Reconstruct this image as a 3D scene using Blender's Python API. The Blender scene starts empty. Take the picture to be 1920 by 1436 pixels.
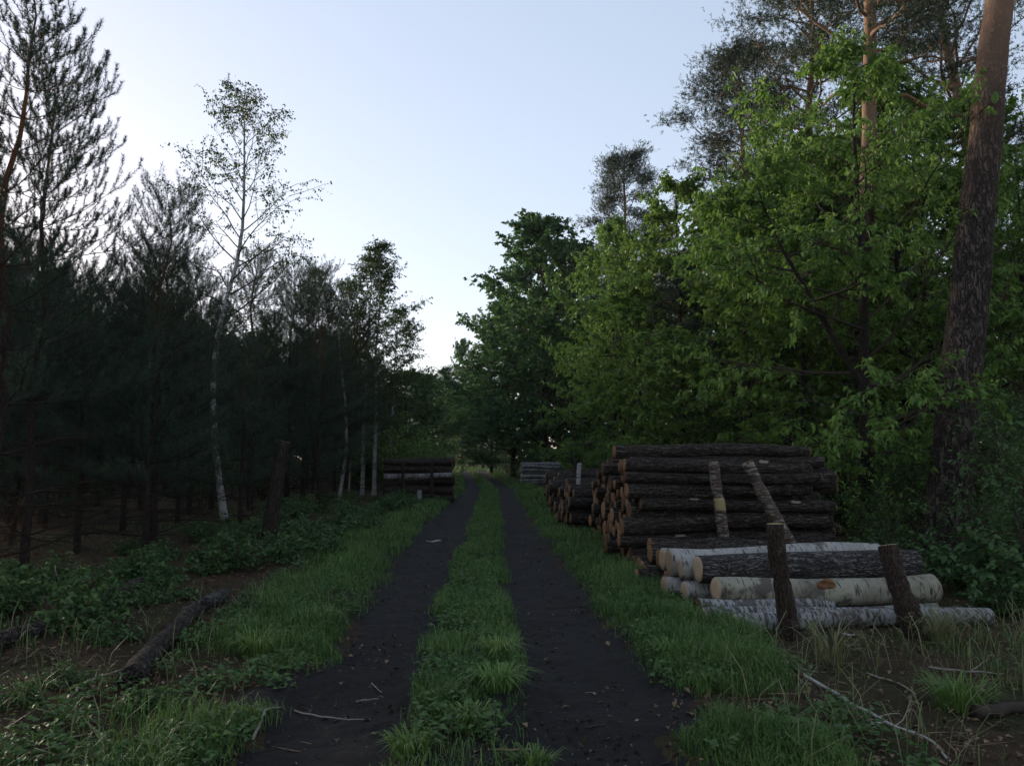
import bpy, math, random
import numpy as np
from mathutils import Vector, Matrix

# ------------------------------------------------------------------ camera, sky, sun, exposure
scene = bpy.context.scene
W0, H0, FPX, HORIZON, CAM_Z = 1920.0, 1436.0, 1450.0, 860.0, 1.6
PITCH = math.atan((HORIZON - H0 / 2) / FPX)
cam_data = bpy.data.cameras.new('camera')
cam_data.sensor_width = 36.0
cam_data.lens = 36.0 * FPX / W0
cam_data.clip_start = 0.05
cam_data.clip_end = 3000.0
cam = bpy.data.objects.new('camera', cam_data)
scene.collection.objects.link(cam)
cam.location = (0, 0, CAM_Z)
cam.rotation_euler = (math.pi / 2 + PITCH, 0, 0)
scene.camera = cam

SUN_EL, SUN_AZ = math.radians(8.0), math.radians(-46.0)     # azimuth measured from +Y, negative = left
world = bpy.data.worlds.new('World')
scene.world = world
world.use_nodes = True
wn, wl = world.node_tree.nodes, world.node_tree.links
wn.clear()
sky = wn.new('ShaderNodeTexSky')
sky.sky_type = 'NISHITA'
sky.sun_disc = False
sky.sun_elevation = SUN_EL
sky.sun_rotation = SUN_AZ
sky.air_density = 1.0
sky.dust_density = 0.6
sky.ozone_density = 2.5
hsv = wn.new('ShaderNodeHueSaturation')
hsv.inputs['Saturation'].default_value = 1.0
tint = wn.new('ShaderNodeMixRGB')
tint.blend_type = 'MULTIPLY'
tint.inputs[0].default_value = 1.0
tint.inputs[2].default_value = (1.17, 0.96, 1.0, 1)
bg = wn.new('ShaderNodeBackground')
bg.inputs['Strength'].default_value = 0.15
wo = wn.new('ShaderNodeOutputWorld')
wl.new(sky.outputs[0], hsv.inputs['Color'])
wl.new(hsv.outputs[0], tint.inputs[1])
gam = wn.new('ShaderNodeGamma')
gam.inputs['Gamma'].default_value = 0.44
wl.new(tint.outputs[0], gam.inputs['Color'])
wl.new(gam.outputs[0], bg.inputs['Color'])
wl.new(bg.outputs[0], wo.inputs[0])

sun_data = bpy.data.lights.new('sun', 'SUN')
sun_data.energy = 1.8
sun_data.angle = math.radians(14)
sun_data.color = (1.0, 0.84, 0.64)
sun = bpy.data.objects.new('sun', sun_data)
scene.collection.objects.link(sun)
sd = Vector((math.sin(SUN_AZ) * math.cos(SUN_EL), math.cos(SUN_AZ) * math.cos(SUN_EL), math.sin(SUN_EL)))
sun.rotation_euler = (-sd).to_track_quat('-Z', 'Y').to_euler()
sun.location = (-20, 30, 30)

scene.view_settings.view_transform = 'Standard'
scene.view_settings.look = 'None'
scene.view_settings.gamma = 1.0
scene.view_settings.use_curve_mapping = False
scene.view_settings.exposure = 2.06
scene.render.engine = 'CYCLES'
cy = scene.cycles
cy.max_bounces = 4
cy.adaptive_threshold = 0.02
cy.diffuse_bounces = 2
cy.glossy_bounces = 2
cy.transmission_bounces = 4
cy.volume_bounces = 0
cy.use_denoising = True
cy.caustics_reflective = False
cy.caustics_refractive = False

# ------------------------------------------------------------------ helpers
random.seed(7)
RNG = np.random.default_rng(7)
COL = scene.collection
PI = math.pi
_cp, _sp = math.cos(PITCH), math.sin(PITCH)


def ray(px, py):
    x, y = (px - W0 / 2) / FPX, (H0 / 2 - py) / FPX
    return np.array([x, _cp - y * _sp, _sp + y * _cp])


def ground_at(px, py, z=0.0):
    d = ray(px, py)
    t = (z - CAM_Z) / d[2]
    return np.array([d[0] * t, d[1] * t, z])


def at(px, py, Y):
    d = ray(px, py)
    t = Y / d[1]
    return np.array([d[0] * t, Y, CAM_Z + d[2] * t])


def _hash(ix, iy, iz, seed):
    n = (ix * 374761393 + iy * 668265263 + iz * 2147483647 * 3 + seed * 974634777) & 0x7fffffff
    n = ((n ^ (n >> 13)) * 1274126177) & 0x7fffffff
    n = ((n ^ (n >> 16)) * 668265263) & 0x7fffffff
    return ((n ^ (n >> 15)) & 0xffff) / 65535.0


def vnoise(p, seed=0):
    p = np.atleast_2d(np.asarray(p, float))
    i = np.floor(p).astype(np.int64)
    f = p - i
    f = f * f * (3 - 2 * f)
    r = 0
    for dx in (0, 1):
        for dy in (0, 1):
            for dz in (0, 1):
                w = (f[:, 0] if dx else 1 - f[:, 0]) * (f[:, 1] if dy else 1 - f[:, 1]) * (f[:, 2] if dz else 1 - f[:, 2])
                r = r + w * _hash(i[:, 0] + dx, i[:, 1] + dy, i[:, 2] + dz, seed)
    return r


def fbm(p, seed=0, oct=3):
    r, a, t = 0, 1.0, 0.0
    p = np.atleast_2d(np.asarray(p, float))
    for k in range(oct):
        r = r + a * vnoise(p * (2.03 ** k), seed + k * 17)
        t += a
        a *= 0.5
    return r / t


def noise2(x, y, s, seed=0, oct=2):
    x = np.asarray(x, float).ravel(); y = np.asarray(y, float).ravel()
    return fbm(np.stack([x * s, y * s, np.zeros_like(x)], 1), seed, oct)


class MB:
    """collects triangles and quads with a per-vertex tint, then links them as one mesh object"""
    def __init__(self):
        self.v, self.f3, self.f4, self.c, self.n = [], [], [], [], 0

    def add(self, v, f3=None, f4=None, c=None):
        v = np.asarray(v, np.float32).reshape(-1, 3)
        self.v.append(v)
        if f3 is not None and len(f3):
            self.f3.append(np.asarray(f3, np.int32).reshape(-1, 3) + self.n)
        if f4 is not None and len(f4):
            self.f4.append(np.asarray(f4, np.int32).reshape(-1, 4) + self.n)
        if c is None:
            c = np.full(len(v), 0.5, np.float32)
        self.c.append(np.broadcast_to(np.asarray(c, np.float32), (len(v),)))
        self.n += len(v)

    def mesh(self, name, mat, smooth=True):
        me = bpy.data.meshes.new(name)
        v = np.concatenate(self.v)
        f3 = np.concatenate(self.f3) if self.f3 else np.zeros((0, 3), np.int32)
        f4 = np.concatenate(self.f4) if self.f4 else np.zeros((0, 4), np.int32)
        me.vertices.add(len(v))
        me.vertices.foreach_set('co', v.ravel())
        nl = f3.size + f4.size
        me.loops.add(nl)
        me.loops.foreach_set('vertex_index', np.concatenate([f3.ravel(), f4.ravel()]))
        npol = len(f3) + len(f4)
        me.polygons.add(npol)
        st = np.concatenate([np.arange(len(f3)) * 3, f3.size + np.arange(len(f4)) * 4]).astype(np.int32)
        me.polygons.foreach_set('loop_start', st)
        me.update(calc_edges=True)
        if smooth:
            me.polygons.foreach_set('use_smooth', np.ones(npol, bool))
        at_ = me.attributes.new('tint', 'FLOAT', 'POINT')
        at_.data.foreach_set('value', np.concatenate(self.c).astype(np.float32))
        for m in (mat if isinstance(mat, (list, tuple)) else [mat]):
            me.materials.append(m)
        return me

    def build(self, name, mat, parent=None, smooth=True):
        return link(name, self.mesh(name, mat, smooth), parent)


def link(name, data, parent=None):
    o = bpy.data.objects.new(name, data)
    COL.objects.link(o)
    if parent is not None:
        o.parent = parent
    return o


def tag(o, label=None, cat=None, group=None, kind=None):
    if label: o['label'] = label
    if cat: o['category'] = cat
    if group: o['group'] = group
    if kind: o['kind'] = kind
    return o


def empty(name, loc=(0, 0, 0), rot=(0, 0, 0), scale=(1, 1, 1)):
    o = link(name, None)
    o.empty_display_size = 0.2
    o.location = loc
    o.rotation_euler = rot
    o.scale = scale
    return o


def tube(mb, pts, rad, sides=8, c=0.5, noise=0.0, seed=0, cap=False, plates=0.0):
    pts = np.asarray(pts, float)
    rad = np.broadcast_to(np.asarray(rad, float), (len(pts),))
    t = np.gradient(pts, axis=0)
    t /= np.linalg.norm(t, axis=1)[:, None] + 1e-9
    ref = np.array([1.0, 0, 0]) if abs(t[0][0]) < 0.8 else np.array([0, 1.0, 0])
    b = np.cross(t, ref); b /= np.linalg.norm(b, axis=1)[:, None] + 1e-9
    n = np.cross(b, t)
    a = np.arange(sides) * 2 * PI / sides
    ring = np.cos(a)[None, :, None] * n[:, None, :] + np.sin(a)[None, :, None] * b[:, None, :]
    r = rad[:, None] * np.ones(sides)[None, :]
    v = pts[:, None, :] + ring * r[:, :, None]
    if noise > 0:
        q = v.reshape(-1, 3)
        k = 1 + noise * (fbm(q / max(rad.max(), 1e-3) * np.array([1.2, 1.2, 0.5]), seed, 3) - 0.5) * 2
        if plates > 0:                     # raised bark plates between furrows
            q1 = np.abs(vnoise(q * np.array([11, 11, 2.6]) + 1.5 * vnoise(q * 2.0, seed + 9)[:, None], seed + 1) - .5)
            q2 = np.abs(vnoise(q * np.array([15, 15, 5.0]) + 5.0, seed + 2) - .5)
            pl = np.minimum(1, np.minimum(q1, q2 * 1.4) / .11)
            k = k + plates * (pl - .7) * np.clip((9.0 - q[:, 2]) / 5.0, .15, 1)
        v = pts[:, None, :] + ring * (r * k.reshape(r.shape))[:, :, None]
    m = len(pts)
    i = np.arange(m - 1)[:, None] * sides
    j = np.arange(sides)[None, :]
    j2 = (j + 1) % sides
    f4 = np.stack([i + j, i + j2, i + sides + j2, i + sides + j], -1).reshape(-1, 4)
    vv = v.reshape(-1, 3)
    f3 = []
    if cap:
        vv = np.concatenate([vv, pts[:1], pts[-1:]])
        k0, k1 = m * sides, m * sides + 1
        f3 = [[k0, (q + 1) % sides, q] for q in range(sides)] + [[k1, (m - 1) * sides + q, (m - 1) * sides + (q + 1) % sides] for q in range(sides)]
    mb.add(vv, f3, f4, c)


def norm(a):
    a = np.asarray(a, float)
    return a / (np.linalg.norm(a, axis=-1, keepdims=True) + 1e-9)


def leaves(mb, pos, d, up, ln, wd, c, fold=0.25, six=False):
    """leaf blades: pos base, d direction, up approximate normal"""
    pos = np.asarray(pos, float); d = norm(d)
    s = norm(np.cross(d, up)); n = np.cross(s, d)
    ln = np.broadcast_to(ln, (len(pos),))[:, None]; wd = np.broadcast_to(wd, (len(pos),))[:, None]
    N = len(pos)
    if six:
        v = np.stack([pos, pos + d * ln * .33 + s * wd * .5 + n * wd * fold, pos + d * ln * .7 + s * wd * .38 + n * wd * fold * .6 - n * ln * .05,
                      pos + d * ln - n * ln * .18, pos + d * ln * .7 - s * wd * .38 + n * wd * fold * .6 - n * ln * .05,
                      pos + d * ln * .33 - s * wd * .5 + n * wd * fold, pos + d * ln * .5 - n * ln * .02], 1)
        b = np.arange(N)[:, None, None] * 7
        f = np.array([[0, 1, 6], [1, 2, 6], [2, 3, 6], [3, 4, 6], [4, 5, 6], [5, 0, 6]])[None] + b
        mb.add(v.reshape(-1, 3), f.reshape(-1, 3), None, np.repeat(c, 7))
    else:
        v = np.stack([pos, pos + d * ln * .45 + s * wd * .5 + n * wd * fold, pos + d * ln - n * ln * .12, pos + d * ln * .45 - s * wd * .5 + n * wd * fold], 1)
        b = np.arange(N)[:, None, None] * 4
        f = np.array([[0, 1, 2], [0, 2, 3]])[None] + b
        mb.add(v.reshape(-1, 3), f.reshape(-1, 3), None, np.repeat(c, 4))


def blades(mb, pos, h, w, yaw, bend, c, simple=False):
    """grass blades with a bent tip; the simple ones have fewer segments"""
    N = len(pos)
    dx, dy = np.cos(yaw), np.sin(yaw)
    out = np.stack([dx, dy, np.zeros(N)], 1)
    side = np.stack([-dy, dx, np.zeros(N)], 1)
    z = np.array([0, 0, 1.0])
    h = h[:, None]; w = w[:, None]; bd = bend[:, None]
    m1 = pos + z * h * .45 + out * h * bd * .18
    m2 = pos + z * h * (.80 - .10 * bd) + out * h * bd * .55
    tip = pos + z * h * (1.0 - .45 * bd) + out * h * bd * 1.05
    v = np.stack([pos - side * w * .4 - z * .02, pos + side * w * .4 - z * .02, m1 + side * w * .5, m1 - side * w * .5, m2 + side * w * .36, m2 - side * w * .36, tip], 1)
    if simple:
        v = np.stack([pos - side * w * .4 - z * .02, pos + side * w * .4 - z * .02, m2 + side * w * .3, m2 - side * w * .3, tip], 1)
        f = np.array([[0, 1, 2], [0, 2, 3], [3, 2, 4]])[None] + np.arange(N)[:, None, None] * 5
        mb.add(v.reshape(-1, 3), f.reshape(-1, 3), None, np.repeat(c, 5))
        return
    b = np.arange(N)[:, None, None] * 7
    f = np.array([[0, 1, 2], [0, 2, 3], [3, 2, 4], [3, 4, 5], [5, 4, 6]])[None] + b
    mb.add(v.reshape(-1, 3), f.reshape(-1, 3), None, np.repeat(c, 7))


# ------------------------------------------------------------------ materials
class NT:
    def __init__(self, name):
        self.m = bpy.data.materials.new(name)
        self.m.use_nodes = True
        self.t = self.m.node_tree
        self.t.nodes.clear()
        self.out = self.t.nodes.new('ShaderNodeOutputMaterial')

    def n(self, typ, ins=None, **kw):
        nd = self.t.nodes.new(typ)
        for k, v in kw.items(): setattr(nd, k, v)
        for k, v in (ins or {}).items():
            if isinstance(v, bpy.types.NodeSocket): self.t.links.new(v, nd.inputs[k])
            else: nd.inputs[k].default_value = v
        return nd

    def coord(self, scale=(1, 1, 1), kind='Object'):
        tc = self.n('ShaderNodeTexCoord')
        return self.n('ShaderNodeMapping', {'Vector': tc.outputs[kind], 'Scale': scale}).outputs[0]

    def noise(self, vec, scale, detail=4, rough=.6, dist=0.0):
        return self.n('ShaderNodeTexNoise', {'Vector': vec, 'Scale': scale, 'Detail': detail, 'Roughness': rough, 'Distortion': dist}).outputs[0]

    def ramp(self, fac, stops):
        r = self.n('ShaderNodeValToRGB', {'Fac': fac})
        e = r.color_ramp.elements
        while len(e) < len(stops): e.new(0.5)
        for k, (p, c) in enumerate(stops):
            e[k].position = p
            e[k].color = (*c, 1) if len(c) == 3 else c
        return r.outputs[0]

    def mix(self, fac, a, b, blend='MIX'):
        nd = self.n('ShaderNodeMixRGB', {'Fac': fac}, blend_type=blend)
        for k, v in ((1, a), (2, b)):
            if isinstance(v, bpy.types.NodeSocket): self.t.links.new(v, nd.inputs[k])
            else: nd.inputs[k].default_value = (*v, 1)
        return nd.outputs[0]

    def math(self, op, a, b=0.5, clamp=False):
        nd = self.n('ShaderNodeMath', operation=op, use_clamp=clamp)
        for k, v in ((0, a), (1, b)):
            if isinstance(v, bpy.types.NodeSocket): self.t.links.new(v, nd.inputs[k])
            else: nd.inputs[k].default_value = v
        return nd.outputs[0]

    def attr(self, name):
        return self.n('ShaderNodeAttribute', attribute_name=name).outputs['Fac']

    def finish(self, color, rough=.85, bump=None, bstr=.5, bdist=.02, spec=.3, transl=0.0, tcol=None):
        p = self.n('ShaderNodeBsdfPrincipled', {'Roughness': rough, 'Specular IOR Level': spec})
        if isinstance(color, bpy.types.NodeSocket): self.t.links.new(color, p.inputs['Base Color'])
        else: p.inputs['Base Color'].default_value = (*color, 1)
        if bump is not None:
            b = self.n('ShaderNodeBump', {'Height': bump, 'Strength': bstr, 'Distance': bdist})
            self.t.links.new(b.outputs[0], p.inputs['Normal'])
        sh = p.outputs[0]
        if transl > 0:
            tr = self.n('ShaderNodeBsdfTranslucent')
            c = tcol if tcol is not None else color
            if isinstance(c, bpy.types.NodeSocket): self.t.links.new(c, tr.inputs[0])
            else: tr.inputs[0].default_value = (*c, 1)
            sh = self.n('ShaderNodeMixShader', {0: transl, 1: sh, 2: tr.outputs[0]}).outputs[0]
        self.t.links.new(sh, self.out.inputs[0])
        return self.m


def leaf_mat(name, dark, light, transl=.35, rough=.55, hue=0.014):
    t = NT(name)
    f = t.attr('tint')
    oi = t.n('ShaderNodeObjectInfo').outputs['Random']
    c = t.ramp(f, [(0.0, dark), (1.0, light)])
    h = t.n('ShaderNodeHueSaturation', {'Hue': t.math('MULTIPLY_ADD', oi, hue), 'Color': c})
    hm = h.inputs['Hue'].links[0].from_node
    hm.inputs[2].default_value = 0.5 - hue / 2
    return t.finish(h.outputs[0], rough, spec=.35, transl=transl)


def bark_fissured(name, dark, light, axis, scale=9.0, bd=.03, upper=None, z0=4.0, z1=8.0):
    """long furrows along the axis: plates between dark cracks"""
    t = NT(name)
    sc = [1, 1, 1]; sc[axis] = .17
    v = t.coord(tuple(sc))
    na = t.noise(v, scale * 1.5, 2, .5, 1.3)
    sc3 = [1, 1, 1]; sc3[axis] = .42
    nb = t.noise(t.coord(tuple(sc3)), scale * 1.9, 2, .5, .8)
    ra = t.math('ABSOLUTE', t.math('SUBTRACT', na, .5))
    rb = t.math('ABSOLUTE', t.math('SUBTRACT', nb, .5))
    rid = t.math('MINIMUM', ra, t.math('MULTIPLY', rb, 1.25))
    crack = t.ramp(rid, [(0.0, (0, 0, 0)), (0.035, (.35, .35, .35)), (0.10, (1, 1, 1))])
    fine = t.noise(v, 38.0, 5, .7)
    big = t.noise(t.coord(), 1.7, 3)
    col = t.mix(fine, dark, light)
    col = t.mix(t.math('MULTIPLY', big, .55), col, tuple(.55 * a for a in light))
    if upper is not None:
        tc = t.n('ShaderNodeTexCoord')
        sx = t.n('ShaderNodeSeparateXYZ', {0: tc.outputs['Object']})
        f = t.n('ShaderNodeMapRange', {'Value': t.math('ADD', sx.outputs[2], t.math('MULTIPLY', big, 1.6)), 'From Min': z0, 'From Max': z1}).outputs[0]
        up = t.mix(t.noise(t.coord(), 14, 4), tuple(.6 * a for a in upper), upper)
        col2 = t.mix(f, col, up)
        crk = t.math('MAXIMUM', crack, t.math('MULTIPLY', f, .8))
    else:
        col2, crk = col, crack
    fin = t.mix(crk, tuple(.28 * a for a in dark), col2)
    hgt = t.math('ADD', crk, t.math('MULTIPLY', fine, .5))
    return t.finish(fin, .9, hgt, .9, bd, spec=.15)


def bark_birch(name, axis, white=(.35, .335, .31), amount=.5, flake=(.05, .04, .035)):
    t = NT(name)
    sc = [1.0, 1.0, 1.0]; sc[axis] = 4.5          # marks run across the stem
    lent = t.noise(t.coord(tuple(sc)), 7.0, 4, .65, .4)
    sc2 = [1.0, 1.0, 1.0]; sc2[axis] = 11.0
    fine = t.noise(t.coord(tuple(sc2)), 12.0, 3, .6)
    big = t.noise(t.coord(), 3.0, 4, .6)
    m1 = t.ramp(lent, [(amount + .10, (0, 0, 0)), (amount + .17, (1, 1, 1))])
    m2 = t.ramp(fine, [(.64, (0, 0, 0)), (.70, (1, 1, 1))])
    m3 = t.ramp(big, [(.56, (0, 0, 0)), (.64, (1, 1, 1))])
    col = t.mix(big, tuple(.72 * a for a in white), white)
    col = t.mix(t.math('MULTIPLY', m2, .75), col, tuple(2.2 * a for a in flake))
    col = t.mix(t.math('MAXIMUM', t.math('MULTIPLY', m1, .95), t.math('MULTIPLY', m3, .85)), col, flake)
    dirt = t.ramp(t.noise(t.coord(), 1.6, 5, .7, .6), [(.48, (0, 0, 0)), (.70, (1, 1, 1))])
    col = t.mix(t.math('MULTIPLY', dirt, .6), col, (.075, .062, .045))
    hgt = t.math('SUBTRACT', big, t.math('MULTIPLY', t.math('MAXIMUM', m1, m3), .5))
    return t.finish(col, .75, hgt, .6, .012, spec=.25)


def cut_wood(name, c0, c1, axis=0):
    t = NT(name)
    v = t.coord()
    tc = t.n('ShaderNodeSeparateXYZ', {0: v})
    a, b = [tc.outputs[k] for k in range(3) if k != axis]
    r = t.math('SQRT', t.math('ADD', t.math('MULTIPLY', a, a), t.math('MULTIPLY', b, b)))
    wob = t.noise(v, 9, 3)
    rings = t.math('SINE', t.math('MULTIPLY_ADD', r, 420.0))
    rings.node.inputs[0].links[0].from_node.inputs[2].default_value = 0
    fine = t.noise(v, 30, 4, .7)
    rnd = t.n('ShaderNodeObjectInfo').outputs['Random']
    f = t.math('MULTIPLY_ADD', rings, .10)
    f.node.inputs[2].default_value = 0
    f = t.math('ADD', f, t.math('ADD', t.math('MULTIPLY', fine, .45), t.math('MULTIPLY', wob, .45)), True)
    ang = t.math('ARCTAN2', a, b)
    rad_c = t.math('ABSOLUTE', t.math('SINE', t.math('ADD', t.math('MULTIPLY', ang, 2.5), t.math('MULTIPLY', wob, 7.0))))
    crk = t.math('MULTIPLY', t.ramp(rad_c, [(.0, (1, 1, 1)), (.045, (0, 0, 0))]), .8)
    col = t.mix(f, c0, c1)
    col = t.mix(crk, col, tuple(.25 * x for x in c0))
    dull = t.mix(t.math('MULTIPLY', rnd, .9), col, tuple(.38 * x for x in c0))
    return t.finish(dull, .85, fine, .4, .004, spec=.15)


def plain(name, c0, c1, scale=20, rough=.85, bd=.01, transl=0.0):
    t = NT(name)
    f = t.noise(t.coord(), scale, 5, .65)
    return t.finish(t.mix(f, c0, c1), rough, f, .6, bd, spec=.2, transl=transl)


M = {}
M['cherry'] = leaf_mat('cherry_leaf', (.064, .135, .022), (.195, .305, .062), .45)
M['maple'] = leaf_mat('maple_leaf', (.058, .125, .020), (.175, .285, .056), .45)
M['oak'] = leaf_mat('oak_leaf', (.030, .075, .022), (.10, .19, .055), .38)
M['birchleaf'] = leaf_mat('birch_leaf', (.03, .055, .016), (.08, .11, .03), .38)
M['shrub'] = leaf_mat('shrub_leaf', (.030, .080, .022), (.10, .18, .05), .38)
M['grass'] = leaf_mat('grass_blade', (.030, .085, .015), (.180, .285, .065), .35)
M['drygrass'] = leaf_mat('dry_grass_blade', (.06, .08, .025), (.22, .22, .10), .25)
M['needle'] = leaf_mat('pine_needle', (.012, .030, .018), (.042, .075, .040), .12, .6)
M['needle_old'] = leaf_mat('old_pine_needle', (.012, .028, .014), (.045, .070, .032), .12, .6)
M['rust'] = leaf_mat('dead_needle', (.05, .018, .008), (.13, .05, .02), .2, .8)
M['litter'] = leaf_mat('litter_leaf', (.035, .021, .012), (.25, .165, .095), .1, .85)
M['chips'] = leaf_mat('bark_chip', (.10, .085, .07), (.42, .38, .33), .0, .85)
M['pinebark'] = bark_fissured('pine_bark', (.055, .042, .037), (.165, .130, .112), 2, 6.5, .05, (.30, .185, .125), 6.6, 10.5)
M['youngbark'] = bark_fissured('young_pine_bark', (.045, .03, .024), (.10, .07, .055), 2, 24, .012, (.20, .085, .04), 4.2, 6.5)
M['treebark'] = bark_fissured('tree_bark', (.035, .028, .022), (.085, .07, .056), 2, 20, .015)
M['twigbark'] = plain('twig_bark', (.022, .016, .013), (.07, .052, .04), 30)
M['logbark'] = bark_fissured('dark_log_bark', (.022, .0165, .0135), (.195, .160, .135), 0, 15, .028)
M['greybark'] = bark_fissured('grey_birch_log_bark', (.060, .054, .052), (.24, .22, .21), 0, 13, .035)
M['brownbark'] = bark_fissured('brown_stake_bark', (.050, .033, .026), (.135, .092, .072), 2, 26, .012)
M['birchlog'] = bark_birch('birch_log_bark', 0, amount=.45)
M['birchlog2'] = bark_birch('flaky_birch_log_bark', 0, (.30, .30, .295), .38)
M['birchlog3'] = bark_birch('smooth_birch_log_bark', 0, (.30, .285, .215), .45)
M['birchstem'] = bark_birch('birch_stem_bark', 2, (.34, .33, .315), .44)
M['birchstake'] = bark_birch('birch_stake_bark', 2, (.26, .225, .19), .33, (.04, .022, .015))
M['cutwood'] = cut_wood('orange_cut_wood', (.15, .075, .036), (.42, .24, .12))
M['cutbirch'] = cut_wood('pale_birch_cut_wood', (.38, .26, .16), (.66, .52, .38))
M['cutstake'] = cut_wood('yellow_cut_wood', (.42, .30, .14), (.70, .55, .30), 2)
M['rot'] = plain('rotten_wood', (.045, .022, .012), (.16, .085, .045), 25)
M['knot'] = plain('orange_knot', (.035, .014, .007), (.24, .115, .05), 14)
M['scar'] = plain('knot_scar', (.10, .075, .055), (.30, .25, .20), 25)
M['stick'] = plain('pale_stick', (.16, .13, .105), (.36, .31, .26), 30)
M['whitestick'] = bark_birch('birch_branch_bark', 0, (.42, .40, .37), .50)

# ------------------------------------------------------------------ ground and road
rows = [(1436, 420, 740, 1000, 1310), (1190, 655, 806, 962, 1169), (1090, 702, 836, 950, 1080), (1000, 775, 879, 942, 1012),
        (920, 870, 903, 933, 965), (893, 868, 887, 902, 922), (881, 862, 876, 892, 908)]
_ry, _re = [], [[], [], [], []]
for r_ in rows:
    _ry.append(ground_at(900, r_[0])[1])
    for k in range(4):
        _re[k].append(ground_at(r_[k + 1], r_[0])[0])
_ry = [-12.0] + _ry + [132.0, 160.0]
for k in range(4):
    s_ = (_re[k][0] - _re[k][1]) / (_ry[1] - _ry[2])
    _re[k] = [_re[k][0] + s_ * .25 * (-12 - _ry[1])] + _re[k] + [_re[k][-1] - 6.0, _re[k][-1] - 24.0]
_ry = np.array(_ry)


def edge(k, y):
    return np.interp(np.asarray(y, float), _ry, np.array(_re[k]))


def sstep(a, b, x):
    t = np.clip((x - a) / (b - a), 0, 1)
    return t * t * (3 - 2 * t)


def road_mask(x, y):
    """1 in the wheel tracks, 0 on the verges and the middle strip"""
    wob = (noise2(x, y, 1.3, 5, 3) - .5).reshape(np.shape(x)) * .5
    L, l, r, R = [edge(k, y) for k in range(4)]
    a = sstep(L - .12, L + .12, x + wob) * (1 - sstep(l - .12, l + .12, x + wob))
    b = sstep(r - .12, r + .12, x + wob * .7) * (1 - sstep(R - .12, R + .12, x + wob * .7))
    return np.maximum(a, b)


def gz(x, y):
    x = np.asarray(x, float); y = np.asarray(y, float)
    sh = x.shape
    cxr = (edge(0, y) + edge(3, y)) / 2
    off = np.abs(x - cxr)
    big = (noise2(x, y, .12, 3, 2).reshape(sh) - .5) * .5 * sstep(3.0, 9.0, off)
    small = (noise2(x, y, 1.6, 9, 3).reshape(sh) - .5) * .07 * sstep(.6, 1.8, off)
    left = sstep(0, 3, edge(0, y) - x) * .05
    return big * .5 + small - road_mask(x, y) * .045 + left


def g0(x, y):
    return float(gz(np.array([x]), np.array([y]))[0])


def grid_mesh(xs, ys, zf):
    X, Y = np.meshgrid(xs, ys)
    Z = zf(X.ravel(), Y.ravel())
    v = np.stack([X.ravel(), Y.ravel(), Z], 1)
    nx, ny = len(xs), len(ys)
    i = (np.arange(ny - 1)[:, None] * nx + np.arange(nx - 1)[None, :]).ravel()
    return v, np.stack([i, i + 1, i + nx + 1, i + nx], 1)


def spaced(a, b, d0, growth, lim):
    out, x, d = [a], a, d0
    while x < b:
        d = min(d * growth, lim)
        x += d
        out.append(x)
    return out


xs_ = spaced(0, 600, .17, 1.04, 60)
xs_ = np.array([-q for q in xs_[::-1]][:-1] + xs_)
ys_ = np.array([-60, -30, -15, -8, -4, -2] + spaced(0, 1500, .17, 1.025, 60))
t = NT('forest_floor')
v_ = t.coord()
n1, n2, n3 = t.noise(v_, .9, 5, .6), t.noise(v_, 9, 6, .75), t.noise(v_, 45, 4, .7)
c_ = t.mix(n2, (.009, .0062, .0048), (.105, .066, .040))
c_ = t.mix(t.ramp(n3, [(.55, (0, 0, 0)), (.75, (1, 1, 1))]), c_, (.075, .055, .036))
c_ = t.mix(t.math('MULTIPLY', t.ramp(n1, [(.42, (0, 0, 0)), (.62, (1, 1, 1))]), .6), c_, (.020, .036, .012))
M['floor'] = t.finish(c_, .95, t.math('ADD', n2, t.math('MULTIPLY', n3, .6)), .9, .05, spec=.1)
t = NT('black_soil')
v_ = t.coord()
n1, n2, n3 = t.noise(v_, 1.1, 5, .65), t.noise(v_, 14, 6, .72), t.noise(v_, 90, 3, .7)
c_ = t.mix(n1, (.0065, .0058, .0058), (.034, .029, .027))
c_ = t.mix(t.math('MULTIPLY', n2, .7), c_, (.0045, .004, .004))
c_ = t.mix(t.ramp(n3, [(.62, (0, 0, 0)), (.78, (1, 1, 1))]), c_, (.055, .050, .050))
M['soil'] = t.finish(c_, .88, t.math('ADD', t.math('ADD', t.math('MULTIPLY', n2, 1.0), t.math('MULTIPLY', n3, .35)), n1), 1.0, .06, spec=.25)

mb = MB()


def ground_z(x, y):
    L, R = edge(0, y), edge(3, y)
    under = sstep(L + .05, L + .35, x) * (1 - sstep(R - .35, R - .05, x))
    return gz(x, y) - .05 * under


v, f = grid_mesh(xs_, ys_, ground_z)
mb.add(v, None, f)
tag(mb.build('ground', M['floor']), 'brown forest floor of litter and moss either side of the track', None, None, 'structure')

# road sheet: follows the track edges, dips under the verge at both sides
yy = np.array([-8, -4, -1] + spaced(1.5, 150, .04, 1.007, 1.4))
uu = np.linspace(-.22, 1.22, 90)
U, Yg = np.meshgrid(uu, yy)
L_, R_ = edge(0, Yg.ravel()), edge(3, Yg.ravel())
X = L_ + U.ravel() * (R_ - L_)
Z = gz(X, Yg.ravel()) + .004 - .09 * sstep(.08, .22, np.maximum(-U.ravel(), U.ravel() - 1))
Z += (noise2(X, Yg.ravel(), 1.1, 33, 2) - .5) * .05 + (noise2(X, Yg.ravel(), 3.2, 31, 4) - .5) * .06 + np.maximum(noise2(X, Yg.ravel(), 13, 37, 2) - .52, 0) * .07
mb = MB()
nx = len(uu)
i = (np.arange(len(yy) - 1)[:, None] * nx + np.arange(nx - 1)[None, :]).ravel()
mb.add(np.stack([X, Yg.ravel(), Z], 1), None, np.stack([i, i + 1, i + nx + 1, i + nx], 1))
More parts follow.
